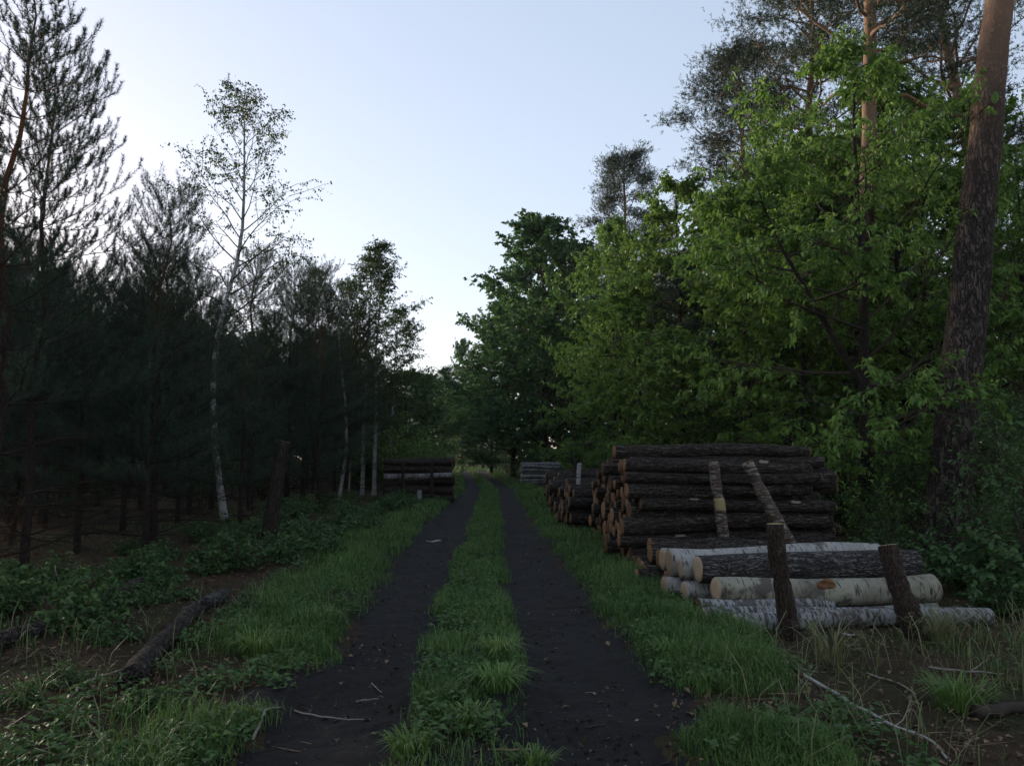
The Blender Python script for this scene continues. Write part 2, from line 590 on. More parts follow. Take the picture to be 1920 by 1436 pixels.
tag(mb.build('dirt_road', M['soil']), 'black soil forest road with two wheel tracks', None, None, 'structure')

# ------------------------------------------------------------------ grass
PILE_A = math.radians(7.0)


def pile_x(y):          # road-side ends of the stacked logs
    return np.interp(y, [2.5, 4.2, 5.5, 7.0, 8.6, 9.9, 11.3, 16.6, 17, 24, 33, 52], [1.5, 1.55, 1.75, 1.95, 1.62, 1.56, 1.72, 1.78, 1.1, 1.25, 1.5, .7])


def scatter(n, xa, xb, ya, yb, p=1.3):
    """random ground points, denser towards the camera"""
    u = RNG.random(n)
    e = 1 - p + (1e-3 if p == 1 else 0)
    y = (ya ** e + u * (yb ** e - ya ** e)) ** (1 / e)
    x = xa + RNG.random(n) * (xb - xa)
    return x, y


def grow(mb, x, y, h, tintc, wk=1.0, bend=(.2, .9)):
    n = len(x)
    z = gz(x, y)
    dist = np.hypot(x, y)
    w = (.0035 + .0035 * RNG.random(n)) * np.maximum(1, dist / 6.5) * wk
    yaw, bd = RNG.random(n) * 2 * PI, bend[0] + RNG.random(n) * (bend[1] - bend[0])
    P = np.stack([x, y, z], 1)
    for sel, simp in ((dist < 9, False), (dist >= 9, True)):
        if sel.any(): blades(mb, P[sel], h[sel], w[sel], yaw[sel], bd[sel], tintc[sel], simp)


mb = MB()
# middle strip
x, y = scatter(70000, -1, 1, 2.2, 75, 1.25)
l, r = edge(1, y), edge(2, y)
xc = (l + r) / 2 + x * (r - l) * .62
m = 1 - road_mask(xc, y)
patch = noise2(xc, y, 1.5, 21, 3)
keep = RNG.random(len(x)) < m * np.where(y < 7.5, sstep(.42, .62, patch) * .8 + .12, sstep(.2, .4, patch))
keep &= np.abs(x) < (.75 + .25 * RNG.random(len(x)))
xc, y, pt = xc[keep], y[keep], patch[keep]
h = (.05 + .11 * RNG.random(len(xc))) * (.6 + .8 * pt) * (1 + .25 * sstep(8, 20, y))
grow(mb, xc, y, h, np.clip(.05 + .55 * RNG.random(len(xc)) ** 1.3 + .5 * (noise2(xc, y, 2.3, 47, 2) - .4), 0, 1))
# right verge between the track and the logs
x, y = scatter(92000, -.25, 1.15, 2.2, 80, 1.18)
R = edge(3, y); P = pile_x(y)
xc = R + x * np.maximum(P - R + .1, .5)
m = 1 - road_mask(xc, y)
patch = noise2(xc, y, 1.2, 41, 3)
keep = RNG.random(len(x)) < m * np.clip(sstep(-.25, .2, x + (patch - .5) * .6), 0, 1) * sstep(.38, .62, patch + .24 * sstep(4.5, 8, y)) * (.55 + .45 * sstep(4, 8, y))
xc, y, pt, xx = xc[keep], y[keep], patch[keep], x[keep]
h = (.06 + .16 * RNG.random(len(xc))) * (.5 + 1.0 * pt) * (.5 + .6 * sstep(-.1, .5, xx)) * (.7 + .3 * sstep(4, 8, y)) * (.6 + .8 * noise2(xc, y, 3.5, 43, 2))
grow(mb, xc, y, h, np.clip(.05 + .55 * RNG.random(len(xc)) ** 1.3 + .5 * (noise2(xc, y, 2.3, 47, 2) - .4), 0, 1))
# left verge
x, y = scatter(92000, 0, 1, 2.2, 70, 1.18)
L = edge(0, y)
wv = np.interp(y, [2, 3.5, 5, 8, 15, 30, 70], [.7, .8, 1.1, 1.4, 1.5, 1.6, 1.8])
xc = L + .3 - x * (wv + .3)
m = 1 - road_mask(xc, y)
patch = noise2(xc, y, 1.1, 61, 3)
keep = RNG.random(len(x)) < m * (1 - sstep(.55, 1.0, x + (patch - .5) * .7)) * sstep(.40, .64, patch + .24 * sstep(4.5, 7.5, y)) * (.55 + .45 * sstep(4, 8, y))
xc, y, pt, xx = xc[keep], y[keep], patch[keep], x[keep]
h = (.06 + .17 * RNG.random(len(xc))) * (.5 + 1.0 * pt) * (.55 + .6 * sstep(.05, .5, xx)) * (.7 + .3 * sstep(4, 8, y)) * (.6 + .8 * noise2(xc, y, 3.5, 63, 2))
grow(mb, xc, y, h, np.clip(.05 + .55 * RNG.random(len(xc)) ** 1.3 + .5 * (noise2(xc, y, 2.3, 47, 2) - .4), 0, 1))
# thin cover in the right foreground and under the trees
x, y = scatter(34000, 1.2, 9.5, 2.6, 14, 1.15)
patch = noise2(x, y, .8, 81, 3)
keep = (x > edge(3, y) + .2) & (RNG.random(len(x)) < sstep(.48, .72, patch) * .55 + .05) & ~((x > pile_x(y)) & (x < pile_x(y) + 2.9) & (y > 7.3))
x, y, pt = x[keep], y[keep], patch[keep]
grow(mb, x, y, (.06 + .16 * RNG.random(len(x))) * (.6 + .8 * pt), .1 + .6 * RNG.random(len(x)))
x, y = scatter(26000, -9, -1.2, 2.6, 26, 1.15)
patch = noise2(x, y, .7, 91, 3)
keep = (x < edge(0, y) - .8) & (RNG.random(len(x)) < sstep(.48, .70, patch) * .6 + .03)
x, y, pt = x[keep], y[keep], patch[keep]
grow(mb, x, y, (.05 + .14 * RNG.random(len(x))) * (.6 + .8 * pt), .0 + .5 * RNG.random(len(x)))
x, y = scatter(9000, -26, 12, 55, 150, 1.0)
keep = road_mask(x, y) < .4
x, y = x[keep], y[keep]
grow(mb, x, y, .15 + .25 * RNG.random(len(x)), .2 + .6 * RNG.random(len(x)), 1.6)
tag(mb.build('grass', M['grass']), 'green grass on the verges and the strip between the wheel tracks', 'grass', None, 'stuff')

# taller pale blades in the right foreground and round the front logs
mb = MB()
x, y = scatter(1500, 1.1, 7.5, 3.2, 8.2, 1.0)
keep = (x > edge(3, y) + .3) & (noise2(x, y, 1.1, 55, 2) > .42) & ~((y > 7.15) & (x > 1.9) & (x < 4.6))
x, y = x[keep], y[keep]
grow(mb, x, y, .20 + .32 * RNG.random(len(x)), .2 + .7 * RNG.random(len(x)), 1.15, (.5, 1.25))
x, y = scatter(500, -4.5, -1.0, 3.0, 9, 1.0)
keep = (x < edge(0, y) - .1)
x, y = x[keep], y[keep]
grow(mb, x, y, .15 + .25 * RNG.random(len(x)), .1 + .6 * RNG.random(len(x)), 1.1, (.5, 1.2))
tag(mb.build('dry_grass', M['drygrass']), 'long arching straw-coloured grass blades scattered over the litter', 'dry grass', None, 'stuff')

# litter: dead leaves and needles; pale chips on the road
mb = MB()
x, y = scatter(46000, -9, 9.5, 2.4, 22, 1.4)
L, R = edge(0, y), edge(3, y)
inroad = (x > L) & (x < R)
keep = ~inroad | (RNG.random(len(x)) < .25)
x, y = x[keep], y[keep]
n = len(x)
d = np.stack([RNG.normal(size=n), RNG.normal(size=n), .25 * RNG.normal(size=n)], 1)
up = np.stack([.3 * RNG.normal(size=n), .3 * RNG.normal(size=n), np.ones(n)], 1)
sz = .015 + .055 * RNG.random(n) ** 2
leaves(mb, np.stack([x, y, gz(x, y) + .02], 1), d, up, sz, sz * (.25 + .5 * RNG.random(n)), RNG.random(n) ** 1.6)
tag(mb.build('leaf_litter', M['litter']), 'brown dead leaves and needles strewn on the forest floor', 'leaf litter', None, 'stuff')
mb = MB()
x, y = scatter(2600, -3.0, 4.6, 2.6, 26, 1.4)
keep = ((x > edge(0, y) - .4) & (x < edge(3, y) + .3)) | (RNG.random(len(x)) < .25)
x, y = x[keep], y[keep]
n = len(x)
d = np.stack([RNG.normal(size=n), RNG.normal(size=n), .3 * RNG.normal(size=n)], 1)
up = np.stack([.4 * RNG.normal(size=n), .4 * RNG.normal(size=n), np.ones(n)], 1)
sz = .006 + .016 * RNG.random(n) ** 3
leaves(mb, np.stack([x, y, gz(x, y) + .014], 1), d, up, sz, sz * .6, RNG.random(n) ** 1.5)
tag(mb.build('bark_chips', M['chips']), 'tiny pale bark chips and pebbles scattered on the black road', 'chips', None, 'stuff')

mb = MB()
x, y = scatter(5200, -1, 1, 2.6, 24, 1.4)
side = RNG.random(len(x))
L, l, r, R = [edge(k, y) for k in range(4)]
xw = np.where(side < .4, L - .05 - np.abs(x) * 1.3, np.where(side < .8, R + .05 + np.abs(x) * 1.1, (l + r) / 2 + x * (r - l) * .45))
keep = noise2(xw, y, 1.7, 77, 2) > .47
xw, y = xw[keep], y[keep]
nl_ = 6
n = len(xw) * nl_
X6 = np.repeat(xw, nl_) + RNG.normal(size=n) * .03
Y6 = np.repeat(y, nl_) + RNG.normal(size=n) * .03
a = RNG.random(n) * 6.28
d = np.stack([np.cos(a), np.sin(a), .5 * RNG.random(n) - .05], 1)
up = np.stack([.35 * RNG.normal(size=n), .35 * RNG.normal(size=n), np.ones(n)], 1)
sz = .025 + .05 * RNG.random(n)
leaves(mb, np.stack([X6, Y6, gz(X6, Y6) + .02 + .10 * RNG.random(n)], 1), d, up, sz, sz * (.45 + .3 * RNG.random(n)), .3 + .6 * RNG.random(n))
tag(mb.build('weeds', M['shrub']), 'small broad-leaved weeds mixed through the grass of the verges', 'weeds', None, 'stuff')
mb = MB()
x, y = scatter(5200, 0, 1, 2.4, 22, 1.5)
L, R = edge(0, y), edge(3, y)
xr = L - .1 + x * (R - L + .2)
rough = noise2(xr, y, 2.2, 15, 2)
keep = (RNG.random(len(xr)) < sstep(.42, .62, rough) + .12) & (road_mask(xr, y) > .3)
xr, y = xr[keep], y[keep]
n = len(xr)
s_ = .004 + .018 * RNG.random(n) ** 3
octv = np.array([[1, 0, 0], [0, 1, 0], [-1, 0, 0], [0, -1, 0], [0, 0, .8], [0, 0, -.5]])
v = (octv[None] * (.6 + .7 * RNG.random((n, 6, 1)))) * s_[:, None, None] + np.stack([xr, y, gz(xr, y) + .010], 1)[:, None]
f = np.array([[0, 1, 4], [1, 2, 4], [2, 3, 4], [3, 0, 4], [1, 0, 5], [2, 1, 5], [3, 2, 5], [0, 3, 5]])[None] + np.arange(n)[:, None, None] * 6
mb.add(v.reshape(-1, 3), f.reshape(-1, 3))
tag(mb.build('soil_clods', M['soil'], smooth=False), 'crumbs and clods of black soil on the wheel tracks', 'soil', None, 'stuff')

# fallen twigs too many to count
mb = MB()
x, y = scatter(2600, -8, 8.5, 2.5, 16, 1.2)
L, R = edge(0, y), edge(3, y)
keep = (x < L - .3) | (x > R + .4)
keep |= RNG.random(len(x)) < .10
x, y = x[keep], y[keep]
n = len(x)
a = RNG.random(n) * 6.28
ln = .06 + .28 * RNG.random(n) ** 2
dv = np.stack([np.cos(a), np.sin(a), .08 * RNG.normal(size=n)], 1) * ln[:, None]
P0 = np.stack([x, y, gz(x, y) + .010 + .02 * RNG.random(n)], 1)
w = (.0016 + .004 * RNG.random(n) ** 2)[:, None]
sd_ = norm(np.cross(dv, (0, 0, 1.0))) * w
up_ = np.array([0, 0, 1.0]) * w
mid = P0 + dv * .5 + np.stack([RNG.normal(size=n) * .012, RNG.normal(size=n) * .012, np.zeros(n)], 1)
v = np.stack([P0 - sd_, P0 + sd_, P0 + up_ * 1.6, mid - sd_, mid + sd_, mid + up_ * 1.6, P0 + dv], 1)
f = np.array([[0, 3, 5], [0, 5, 2], [1, 2, 5], [1, 5, 4], [3, 6, 5], [5, 6, 4], [0, 1, 4], [0, 4, 3]])[None] + np.arange(n)[:, None, None] * 7
mb.add(v.reshape(-1, 3), f.reshape(-1, 3), None, np.repeat(RNG.random(n) ** 1.6, 7))
tag(mb.build('twig_litter', M['litter']), 'small dead twigs strewn over the forest floor', 'twigs', None, 'stuff')

# ------------------------------------------------------------------ trees
def wander(p0, d0, length, n, up=0.0, jit=.15, rng=None):
    """a polyline that bends gradually"""
    pts = [np.array(p0, float)]
    d = norm(np.array(d0, float))
    for k in range(n):
        d = norm(d + rng.normal(size=3) * jit + np.array([0, 0, up / n]))
        pts.append(pts[-1] + d * length / n)
    return np.array(pts)


def at_frac(pts, f):
    k = f * (len(pts) - 1)
    i = min(int(k), len(pts) - 2)
    return pts[i] + (pts[i + 1] - pts[i]) * (k - i), norm(pts[i + 1] - pts[i])


def broadleaf(seed, H, cb, rad, nl, n2, n3, nleaf, ll, lw, r0, droop=.3, six=False, rise=.5, lean=(0, 0), fork=None, leader=0.0, flat=.6, crook=0.0):
    """returns meshes (trunk with limbs, crown)"""
    rng = np.random.default_rng(seed)
    tb, lb, bb = MB(), MB(), MB()
    tr = [np.array([0, 0, -.15])]
    nseg = 12
    for k in range(1, nseg + 1):
        f = k / nseg
        tr.append(np.array([lean[0] * f * f * H, lean[1] * f * f * H, 0]) + np.array([rng.normal() * .012 * H * f, rng.normal() * .012 * H * f, H * .93 * f]))
    tr = np.array(tr)
    tr[1:-1] = (tr[:-2] + 2 * tr[1:-1] + tr[2:]) / 4
    fq = np.linspace(0, 1, nseg + 1)
    tr[:, 0] += crook * np.sin(PI * np.minimum(fq / .62, 1)) + crook * .4 * np.sin(2 * PI * fq)
    rr = r0 * (1 - np.linspace(0, 1, nseg + 1)) ** .8 + .006
    rr[0] *= 1.25
    tube(tb, tr, rr, 10, noise=.08, seed=seed)
    P, D, N, S, C = [], [], [], [], []
    stems = [(tr, cb, 1.0)]
    if fork:
        for (fz, az, ln, rf) in fork:
            p, _ = at_frac(tr, fz)
            st = wander(p, (math.cos(az) * .55, math.sin(az) * .55, 1), ln, 9, .4, .07, rng)
            tube(tb, st, r0 * rf * (1 - np.linspace(0, .9, 10)), 8, noise=.08, seed=seed + 3)
            stems.append((st, .25, .7))
    for si, (stm, cbf, sc) in enumerate(stems):
        nn = nl if si == 0 else max(4, nl // 3)
        for k in range(nn):
            f = cbf + (1 - cbf) * ((k + rng.random()) / nn)
            p, _ = at_frac(stm, min(f, .99))
            az = k * 2.39996 + rng.normal() * .4
            g = (f - cbf) / (1 - cbf)
            prof = (math.sin(PI * min(1, .16 + .84 * g ** .8)) ** .75) * (.75 + .5 * rng.random())
            ln = max(.35, rad * sc * prof)
            el = rise * (.3 + 1.0 * g)
            limb = wander(p, (math.cos(az), math.sin(az), el), ln, 7, .25, .13, rng)
            br = max(.012, r0 * .34 * (1 - .75 * g) * min(1, ln / rad + .3))
            tube(bb, limb, br * (1 - np.linspace(0, .85, 8)), 5)
            for j in range(n2):
                fj = .25 + .75 * (j + rng.random()) / n2
                q, dq = at_frac(limb, min(fj, .98))
                sd_ = norm(np.cross(dq, (0, 0, 1))) * (1 if j % 2 else -1)
                d2 = dq * .8 + sd_ * (.5 + .7 * rng.random()) + np.array([0, 0, rng.normal() * .25 + .08])
                l2 = ln * (.30 + .25 * rng.random()) * (1.15 - .5 * fj) + .2
                b2 = wander(q, d2, l2, 5, -.15 * droop, .15, rng)
                tube(bb, b2, br * .35 * (1 - np.linspace(0, .8, 6)) + .002, 3)
                for i in range(n3):
                    fi = .2 + .8 * (i + rng.random()) / n3
                    s, ds = at_frac(b2, min(fi, .98))
                    d3 = norm(ds * .6 + rng.normal(size=3) * np.array([.7, .7, .45]) + np.array([0, 0, -.1 * droop]))
                    l3 = .16 + .22 * rng.random()
                    tub = np.array([s, s + d3 * l3 * .5 + np.array([0, 0, .01]), s + d3 * l3 + np.array([0, 0, -.05 * droop])])
                    nf = nleaf
                    ft = rng.random(nf)
                    ps = tub[0] + (tub[2] - tub[0]) * ft[:, None] + rng.normal(size=(nf, 3)) * .018
                    dd = d3 * .55 + rng.normal(size=(nf, 3)) * .6
                    dd[:, 2] = dd[:, 2] * .5 - droop * (.5 + rng.random(nf))
                    P.append(ps); D.append(dd)
                    N.append(rng.normal(size=(nf, 3)) * flat + np.array([0, 0, 1.0]))
                    S.append(.45 + .85 * rng.random(nf))
                    C.append(np.clip(.5 + .18 * rng.normal() + .22 * rng.normal(size=nf), 0, 1))
    P, D, N, S, C = map(np.concatenate, (P, D, N, S, C))
    leaves(lb, P, D, N, ll * S, lw * S, C, .22, six)
    return tb, lb, bb


def needles_on(lb, a, b, n, ln, wd, rng, tint):
    """needles along the shoot a-b, swept forward: bottle-brush"""
    m = len(a)
    f = rng.random((m, n, 1))
    p = a[:, None] + (b - a)[:, None] * f
    d = norm(b - a)[:, None]
    o = norm(rng.normal(size=(m, n, 3)))
    o = norm(o - d * (o * d).sum(-1, keepdims=True))
    dn = norm(o + d * (.55 + .4 * f))
    s = norm(np.cross(dn, o + rng.normal(size=(m, n, 3)) * .5))
    L = ln * (.7 + .5 * rng.random((m, n, 1)))
    v = np.stack([p - s * wd * .5, p + s * wd * .5, p + dn * L], 2).reshape(-1, 3)
    k = m * n
    c = np.repeat(np.clip(np.repeat(tint, n) + rng.normal(size=k) * .12, 0, 1), 3)
    lb.add(v, np.arange(k * 3).reshape(-1, 3), None, c)


def young_pine(seed, H, lower, spread, nn=34, dense=1.0, nl=.075, r0=None, nw=.0068, gap=1.0, rise=.62):
    rng = np.random.default_rng(seed)
    tb, lb = MB(), MB()
    k = 14
    tr = np.array([[rng.normal() * .02 * H * q / k, rng.normal() * .02 * H * q / k, H * .97 * q / k - .1 * (q == 0)] for q in range(k + 1)])
    tr[1:-1] = (tr[:-2] + 2 * tr[1:-1] + tr[2:]) / 4
    r0 = r0 or .011 * H + .01
    tube(tb, tr, r0 * (1 - np.linspace(0, .93, k + 1)), 9, noise=.08, seed=seed)
    A, B, T = [], [], []
    z = .5
    while z < H * .95:
        g = z / H
        live = g > lower
        nb = 5 + int(rng.random() * 2)
        a0 = rng.random() * 6.28
        for j in range(nb):
            az = a0 + j * 2 * PI / nb + rng.normal() * .25
            ln = spread * (1.05 - g) ** .75 * (.65 + .5 * rng.random()) + .18
            if not live: ln *= .55 + .3 * rng.random()
            el = (-.05 + rise * g) if live else -.1 + .3 * rng.random()
            p, _ = at_frac(tr, min(.985, z / (H * .97)))
            br = wander(p, (math.cos(az), math.sin(az), el), ln, 6, .45 if live else 0, .08, rng)
            tube(tb, br, (.004 + .011 * (1 - g) * min(1, ln)) * (1 - np.linspace(0, .75, 7)), 4)
            ns = max(3, int(ln / .11 * dense)) if live else int(ln / .16)
            for i in range(ns):
                fi = .18 + .82 * (i + rng.random()) / ns
                q, dq = at_frac(br, min(.98, fi))
                sd_ = norm(np.cross(dq, (0, 0, 1))) * (1 if i % 2 else -1)
                d2 = norm(dq * .7 + sd_ * (.25 + .6 * rng.random()) + np.array([0, 0, (.3 + .5 * rng.random()) if live else -.1 + .4 * rng.normal()]))
                l2 = (.16 + .22 * rng.random()) * (1.0 if live else 1.4)
                e = q + d2 * l2
                tube(tb, np.array([q, (q + e) / 2, e]), np.array([.004, .003, .002]), 3)
                if live:
                    A.append(q); B.append(e); T.append(.35 + .25 * rng.random())
                    e2 = e + norm(d2 * .5 + np.array([0, 0, .9])) * (.08 + .14 * rng.random())
                    A.append(e); B.append(e2); T.append(.6 + .3 * rng.random())
            if live:
                A.append(br[-2]); B.append(br[-1] + np.array([0, 0, .12 + .14 * rng.random()])); T.append(.8)
        z += gap * (.26 + .30 * (1 - g) * (.7 + .5 * rng.random()))
    p = tr[-1]
    A.append(p - [0, 0, .3]); B.append(p + [0, 0, .35]); T.append(.8)
    for j in range(5):
        az = j * 1.256 + .3
        A.append(p); B.append(p + np.array([math.cos(az) * .13, math.sin(az) * .13, .24])); T.append(.8)
    needles_on(lb, np.array(A), np.array(B), nn, nl, nw, rng, np.array(T))
    return tb, lb


def tall_pine(seed, H, cb, spread, ncl, r0, lean=(0, 0), stub=8, bow=0.0, hires=False):
    """mature Scots pine: bare trunk and a crown of needle pads"""
    rng = np.random.default_rng(seed)
    tb, lb = MB(), MB()
    k = 26
    f = np.linspace(0, 1, k + 1)
    tr = np.stack([lean[0] * H * f + bow * np.sin(f * PI * 1.6) + rng.normal(size=k + 1) * .010 * H * f * .4, lean[1] * H * f + rng.normal(size=k + 1) * .004 * H * f, H * f - .2 * (f == 0)], 1)
    tr[1:-1] = (tr[:-2] + 2 * tr[1:-1] + tr[2:]) / 4
    rr = r0 * (1 - .80 * f ** 1.2)
    rr[0] *= 1.22; rr[1] *= 1.03
    if hires:
        fz = np.concatenate([np.linspace(0, .5, 190), np.linspace(.51, 1, 30)])
        hp = np.stack([np.interp(fz, f, tr[:, q]) for q in range(3)], 1)
        tube(tb, hp, np.interp(fz, f, rr), 64, noise=.05, seed=seed, plates=.085)
    else:
        tube(tb, tr, rr, 20, noise=.07, seed=seed)
    for q in range(stub):
        p, _ = at_frac(tr, .25 + (cb - .25) * rng.random())
        az = rng.random() * 6.28
        b = wander(p, (math.cos(az), math.sin(az), rng.normal() * .2), .5 + 1.1 * rng.random(), 5, -.1, .2, rng)
        tube(tb, b, np.linspace(.022, .004, 6), 4)
    A, B, T = [], [], []
    for q in range(ncl):
        ff = cb + (1 - cb) * ((q + rng.random()) / ncl) ** .9
        p, _ = at_frac(tr, min(ff, .995))
        az = q * 2.39996 + rng.normal() * .5
        g = (ff - cb) / (1 - cb)
        ln = spread * (math.sin(PI * min(1, .3 + .66 * g)) ** .8) * (.6 + .6 * rng.random())
        br = wander(p, (math.cos(az), math.sin(az), .15 + .5 * g + rng.normal() * .2), ln, 7, .3, .2, rng)
        tube(tb, br, max(.02, r0 * .26 * (1 - .6 * g)) * (1 - np.linspace(0, .85, 8)), 5)
        for j in range(6):
            fj = .35 + .65 * (j + rng.random()) / 6
            s, ds = at_frac(br, min(.98, fj))
            d2 = norm(ds + rng.normal(size=3) * np.array([.8, .8, .4]))
            l2 = .35 + .55 * rng.random()
            e = s + d2 * l2
            tube(tb, np.array([s, (s + e) / 2 + [0, 0, .04], e]), np.array([.014, .01, .005]), 3)
            m = 30
            c = e + rng.normal(size=(m, 3)) * np.array([.26, .26, .10])
            dd = norm(rng.normal(size=(m, 3)) * np.array([1, 1, .6]) + d2 + np.array([0, 0, .5]))
            A.append(c - dd * .06); B.append(c + dd * (.12 + .1 * rng.random((m, 1)))); T.append(np.clip(.45 + .2 * rng.normal() + .15 * rng.normal(size=m), 0, 1))
    needles_on(lb, np.concatenate(A), np.concatenate(B), 14, .10, .019, rng, np.concatenate(T))
    return tb, lb


def shrub(seed, H, rad, nst, nleaf, ll, lw, six=False):
    rng = np.random.default_rng(seed)
    tb, lb = MB(), MB()
    P, D, N, S, C = [], [], [], [], []
    for k in range(nst):
        az = rng.random() * 6.28
        sp = rad * rng.random() ** .6
        h = H * (.55 + .45 * rng.random()) * (1.05 - .45 * (sp / rad))
        st = wander((math.cos(az) * sp * .35, math.sin(az) * sp * .35, -.05), (math.cos(az) * sp / H, math.sin(az) * sp / H, 1), h, 6, -.1, .12, rng)
        tube(tb, st, np.linspace(.006, .002, 7) * (1 + H * .5), 4)
        nb = 4 + int(h * 4)
        for j in range(nb):
            p, dp = at_frac(st, min(.99, .18 + .82 * (j + rng.random()) / nb))
            a2 = rng.random() * 6.28
            d2 = norm(np.array([math.cos(a2), math.sin(a2), .25 + .2 * rng.normal()]) + dp * .4)
            l2 = (.14 + .22 * rng.random()) * (.6 + .5 * H)
            e = p + d2 * l2
            tube(tb, np.array([p, (p + e) / 2 + [0, 0, .012], e]), np.array([.004, .003, .0015]), 3)
            m = nleaf
            ft = .15 + .9 * rng.random(m)
            P.append(p + (e - p) * ft[:, None] + rng.normal(size=(m, 3)) * .015)
            dd = d2 * .5 + rng.normal(size=(m, 3)) * .7
            dd[:, 2] = dd[:, 2] * .35 - .22
            D.append(dd)
            N.append(rng.normal(size=(m, 3)) * .35 + np.array([0, 0, 1.0]))
            S.append(.6 + .7 * rng.random(m))
            C.append(np.clip(.5 + .15 * rng.normal() + .2 * rng.normal(size=m), 0, 1))
    P, D, N, S, C = map(np.concatenate, (P, D, N, S, C))
    leaves(lb, P, D, N, ll * S, lw * S, C, .18, six)
    return tb, lb


class Kind:
    """one tree or shrub kind: shared meshes, planted many times"""
    def __init__(self, name, parts, mats, names=('trunk', 'crown')):
        if len(parts) == 3: names, mats = ('trunk', 'crown', 'branches'), tuple(mats) + (M['twigbark'],)
        self.name, self.names = name, names
        self.me = [p.mesh(name + '_' + q, m, smooth=(q != names[1])) for p, q, m in zip(parts, names, mats)]

    def plant(self, x, y, rz, s, label, cat, group=None, z=None, sz=None):
        o = empty(self.name, (x, y, (g0(x, y) if z is None else z) - .03), (0, 0, rz), (s, s, sz or s))
        first = None
        for q, me in zip(self.names, self.me):
            c = link(q, me, first if q == 'branches' else o)
            first = first or c
        return tag(o, label, cat, group)


def place(kind, h0, px, D, top, rz, label, cat, group=None, xs=1.0, mid=.5):
    """stand a tree of native height h0 at depth D under pixel column px so that its top reaches pixel row top"""
    X = at(px, HORIZON - mid * (HORIZON - top), D)[0]
    Hh = at(px, top, D)[2]
    s = Hh / h0
    return kind.plant(X, D, rz, s * xs, label, cat, group, sz=s)


TB = M['treebark']
K = {}
K['cherry1'] = Kind('cherry_tree', broadleaf(11, 10, .07, 3.1, 34, 9, 6, 12, .115, .050, .13, .55, True, fork=[(.3, 2.6, 4.5, .6)], lean=(.01, 0)), (TB, M['cherry']))
K['cherry2'] = Kind('cherry_tree', broadleaf(12, 9, .05, 2.9, 32, 9, 6, 13, .125, .056, .11, .55, False), (TB, M['cherry']))
K['maple1'] = Kind('maple_tree', broadleaf(21, 10, .05, 3.3, 36, 9, 6, 13, .125, .085, .12, .4, False), (TB, M['maple']))
K['maple2'] = Kind('maple_tree', broadleaf(22, 8, .08, 3.0, 32, 9, 6, 13, .125, .085, .10, .4, False), (TB, M['maple']))
K['oak1'] = Kind('oak_tree', broadleaf(31, 14, .04, 4.9, 46, 10, 7, 12, .20, .125, .2, .15, False, flat=.9), (TB, M['oak']))
K['oak2'] = Kind('oak_tree', broadleaf(32, 12, .05, 4.5, 40, 10, 7, 12, .20, .125, .17, .15, False, flat=.9), (TB, M['oak']))
K['birch1'] = Kind('birch_tree', broadleaf(41, 12, .34, 2.1, 34, 7, 6, 7, .060, .045, .085, .8, False, rise=.9, lean=(.004, 0), crook=-.30), (M['birchstem'], M['birchleaf']))
K['birch2'] = Kind('birch_tree', broadleaf(42, 12, .25, 2.2, 40, 8, 6, 10, .075, .058, .085, .8, False, rise=.8, lean=(.02, 0)), (M['birchstem'], M['birchleaf']))
K['ypine1'] = Kind('young_pine', young_pine(51, 8, .26, 2.3, 44, 1.3), (M['youngbark'], M['needle']))
K['ypine2'] = Kind('young_pine', young_pine(52, 7, .22, 2.2, 44, 1.3), (M['youngbark'], M['needle']))
K['ypine3'] = Kind('young_pine', young_pine(53, 7.5, .10, 2.3, 40, 1.2), (M['youngbark'], M['needle']))
K['opine1'] = Kind('young_pine', young_pine(54, 8.4, .22, 2.6, 95, .75, .060, .085, .0066, 1.3, .36), (M['youngbark'], M['needle']))
K['opine2'] = Kind('young_pine', young_pine(55, 7.6, .25, 2.1, 90, .75, .060, .07, .0066, 1.15, .4), (M['youngbark'], M['needle']))
K['maple3'] = Kind('maple_tree', broadleaf(23, 9, .26, 2.7, 32, 9, 6, 12, .125, .085, .10, .4, False), (TB, M['maple']))
K['oak3'] = Kind('oak_tree', broadleaf(33, 15, .10, 4.4, 44, 10, 7, 12, .20, .13, .2, .15, False, flat=.9), (TB, M['oak']))
K['pine1'] = Kind('scots_pine', tall_pine(61, 21, .52, 3.3, 50, .34, (.155, 0), hires=True), (M['pinebark'], M['needle_old']))
K['pine2'] = Kind('scots_pine', tall_pine(62, 20, .50, 3.2, 56, .24, (.105, 0), bow=.25), (M['pinebark'], M['needle_old']))
K['pine3'] = Kind('scots_pine', tall_pine(63, 18, .55, 2.6, 54, .2, (.03, 0), bow=.15), (M['pinebark'], M['needle_old']))
K['shrub1'] = Kind('leafy_shrub', shrub(71, 1.0, .7, 15, 10, .085, .05, True), (M['twigbark'], M['shrub']), ('stems', 'leaves'))
K['shrub2'] = Kind('leafy_shrub', shrub(72, .6, .6, 15, 9, .075, .05, True), (M['twigbark'], M['shrub']), ('stems', 'leaves'))
K['sapling'] = Kind('cherry_sapling', shrub(73, 3.2, 1.4, 13, 10, .10, .045), (M['twigbark'], M['shrub']), ('stems', 'leaves'))
K['sapling2'] = Kind('maple_sapling', shrub(74, 2.6, 1.3, 13, 10, .10, .055), (M['twigbark'], M['maple']), ('stems', 'leaves'))

# ------------------------------------------------------------------ planting: right side
R_ = random.Random(5)


def px_x_(px, y): return (px - 960) / FPX * y / 1.0


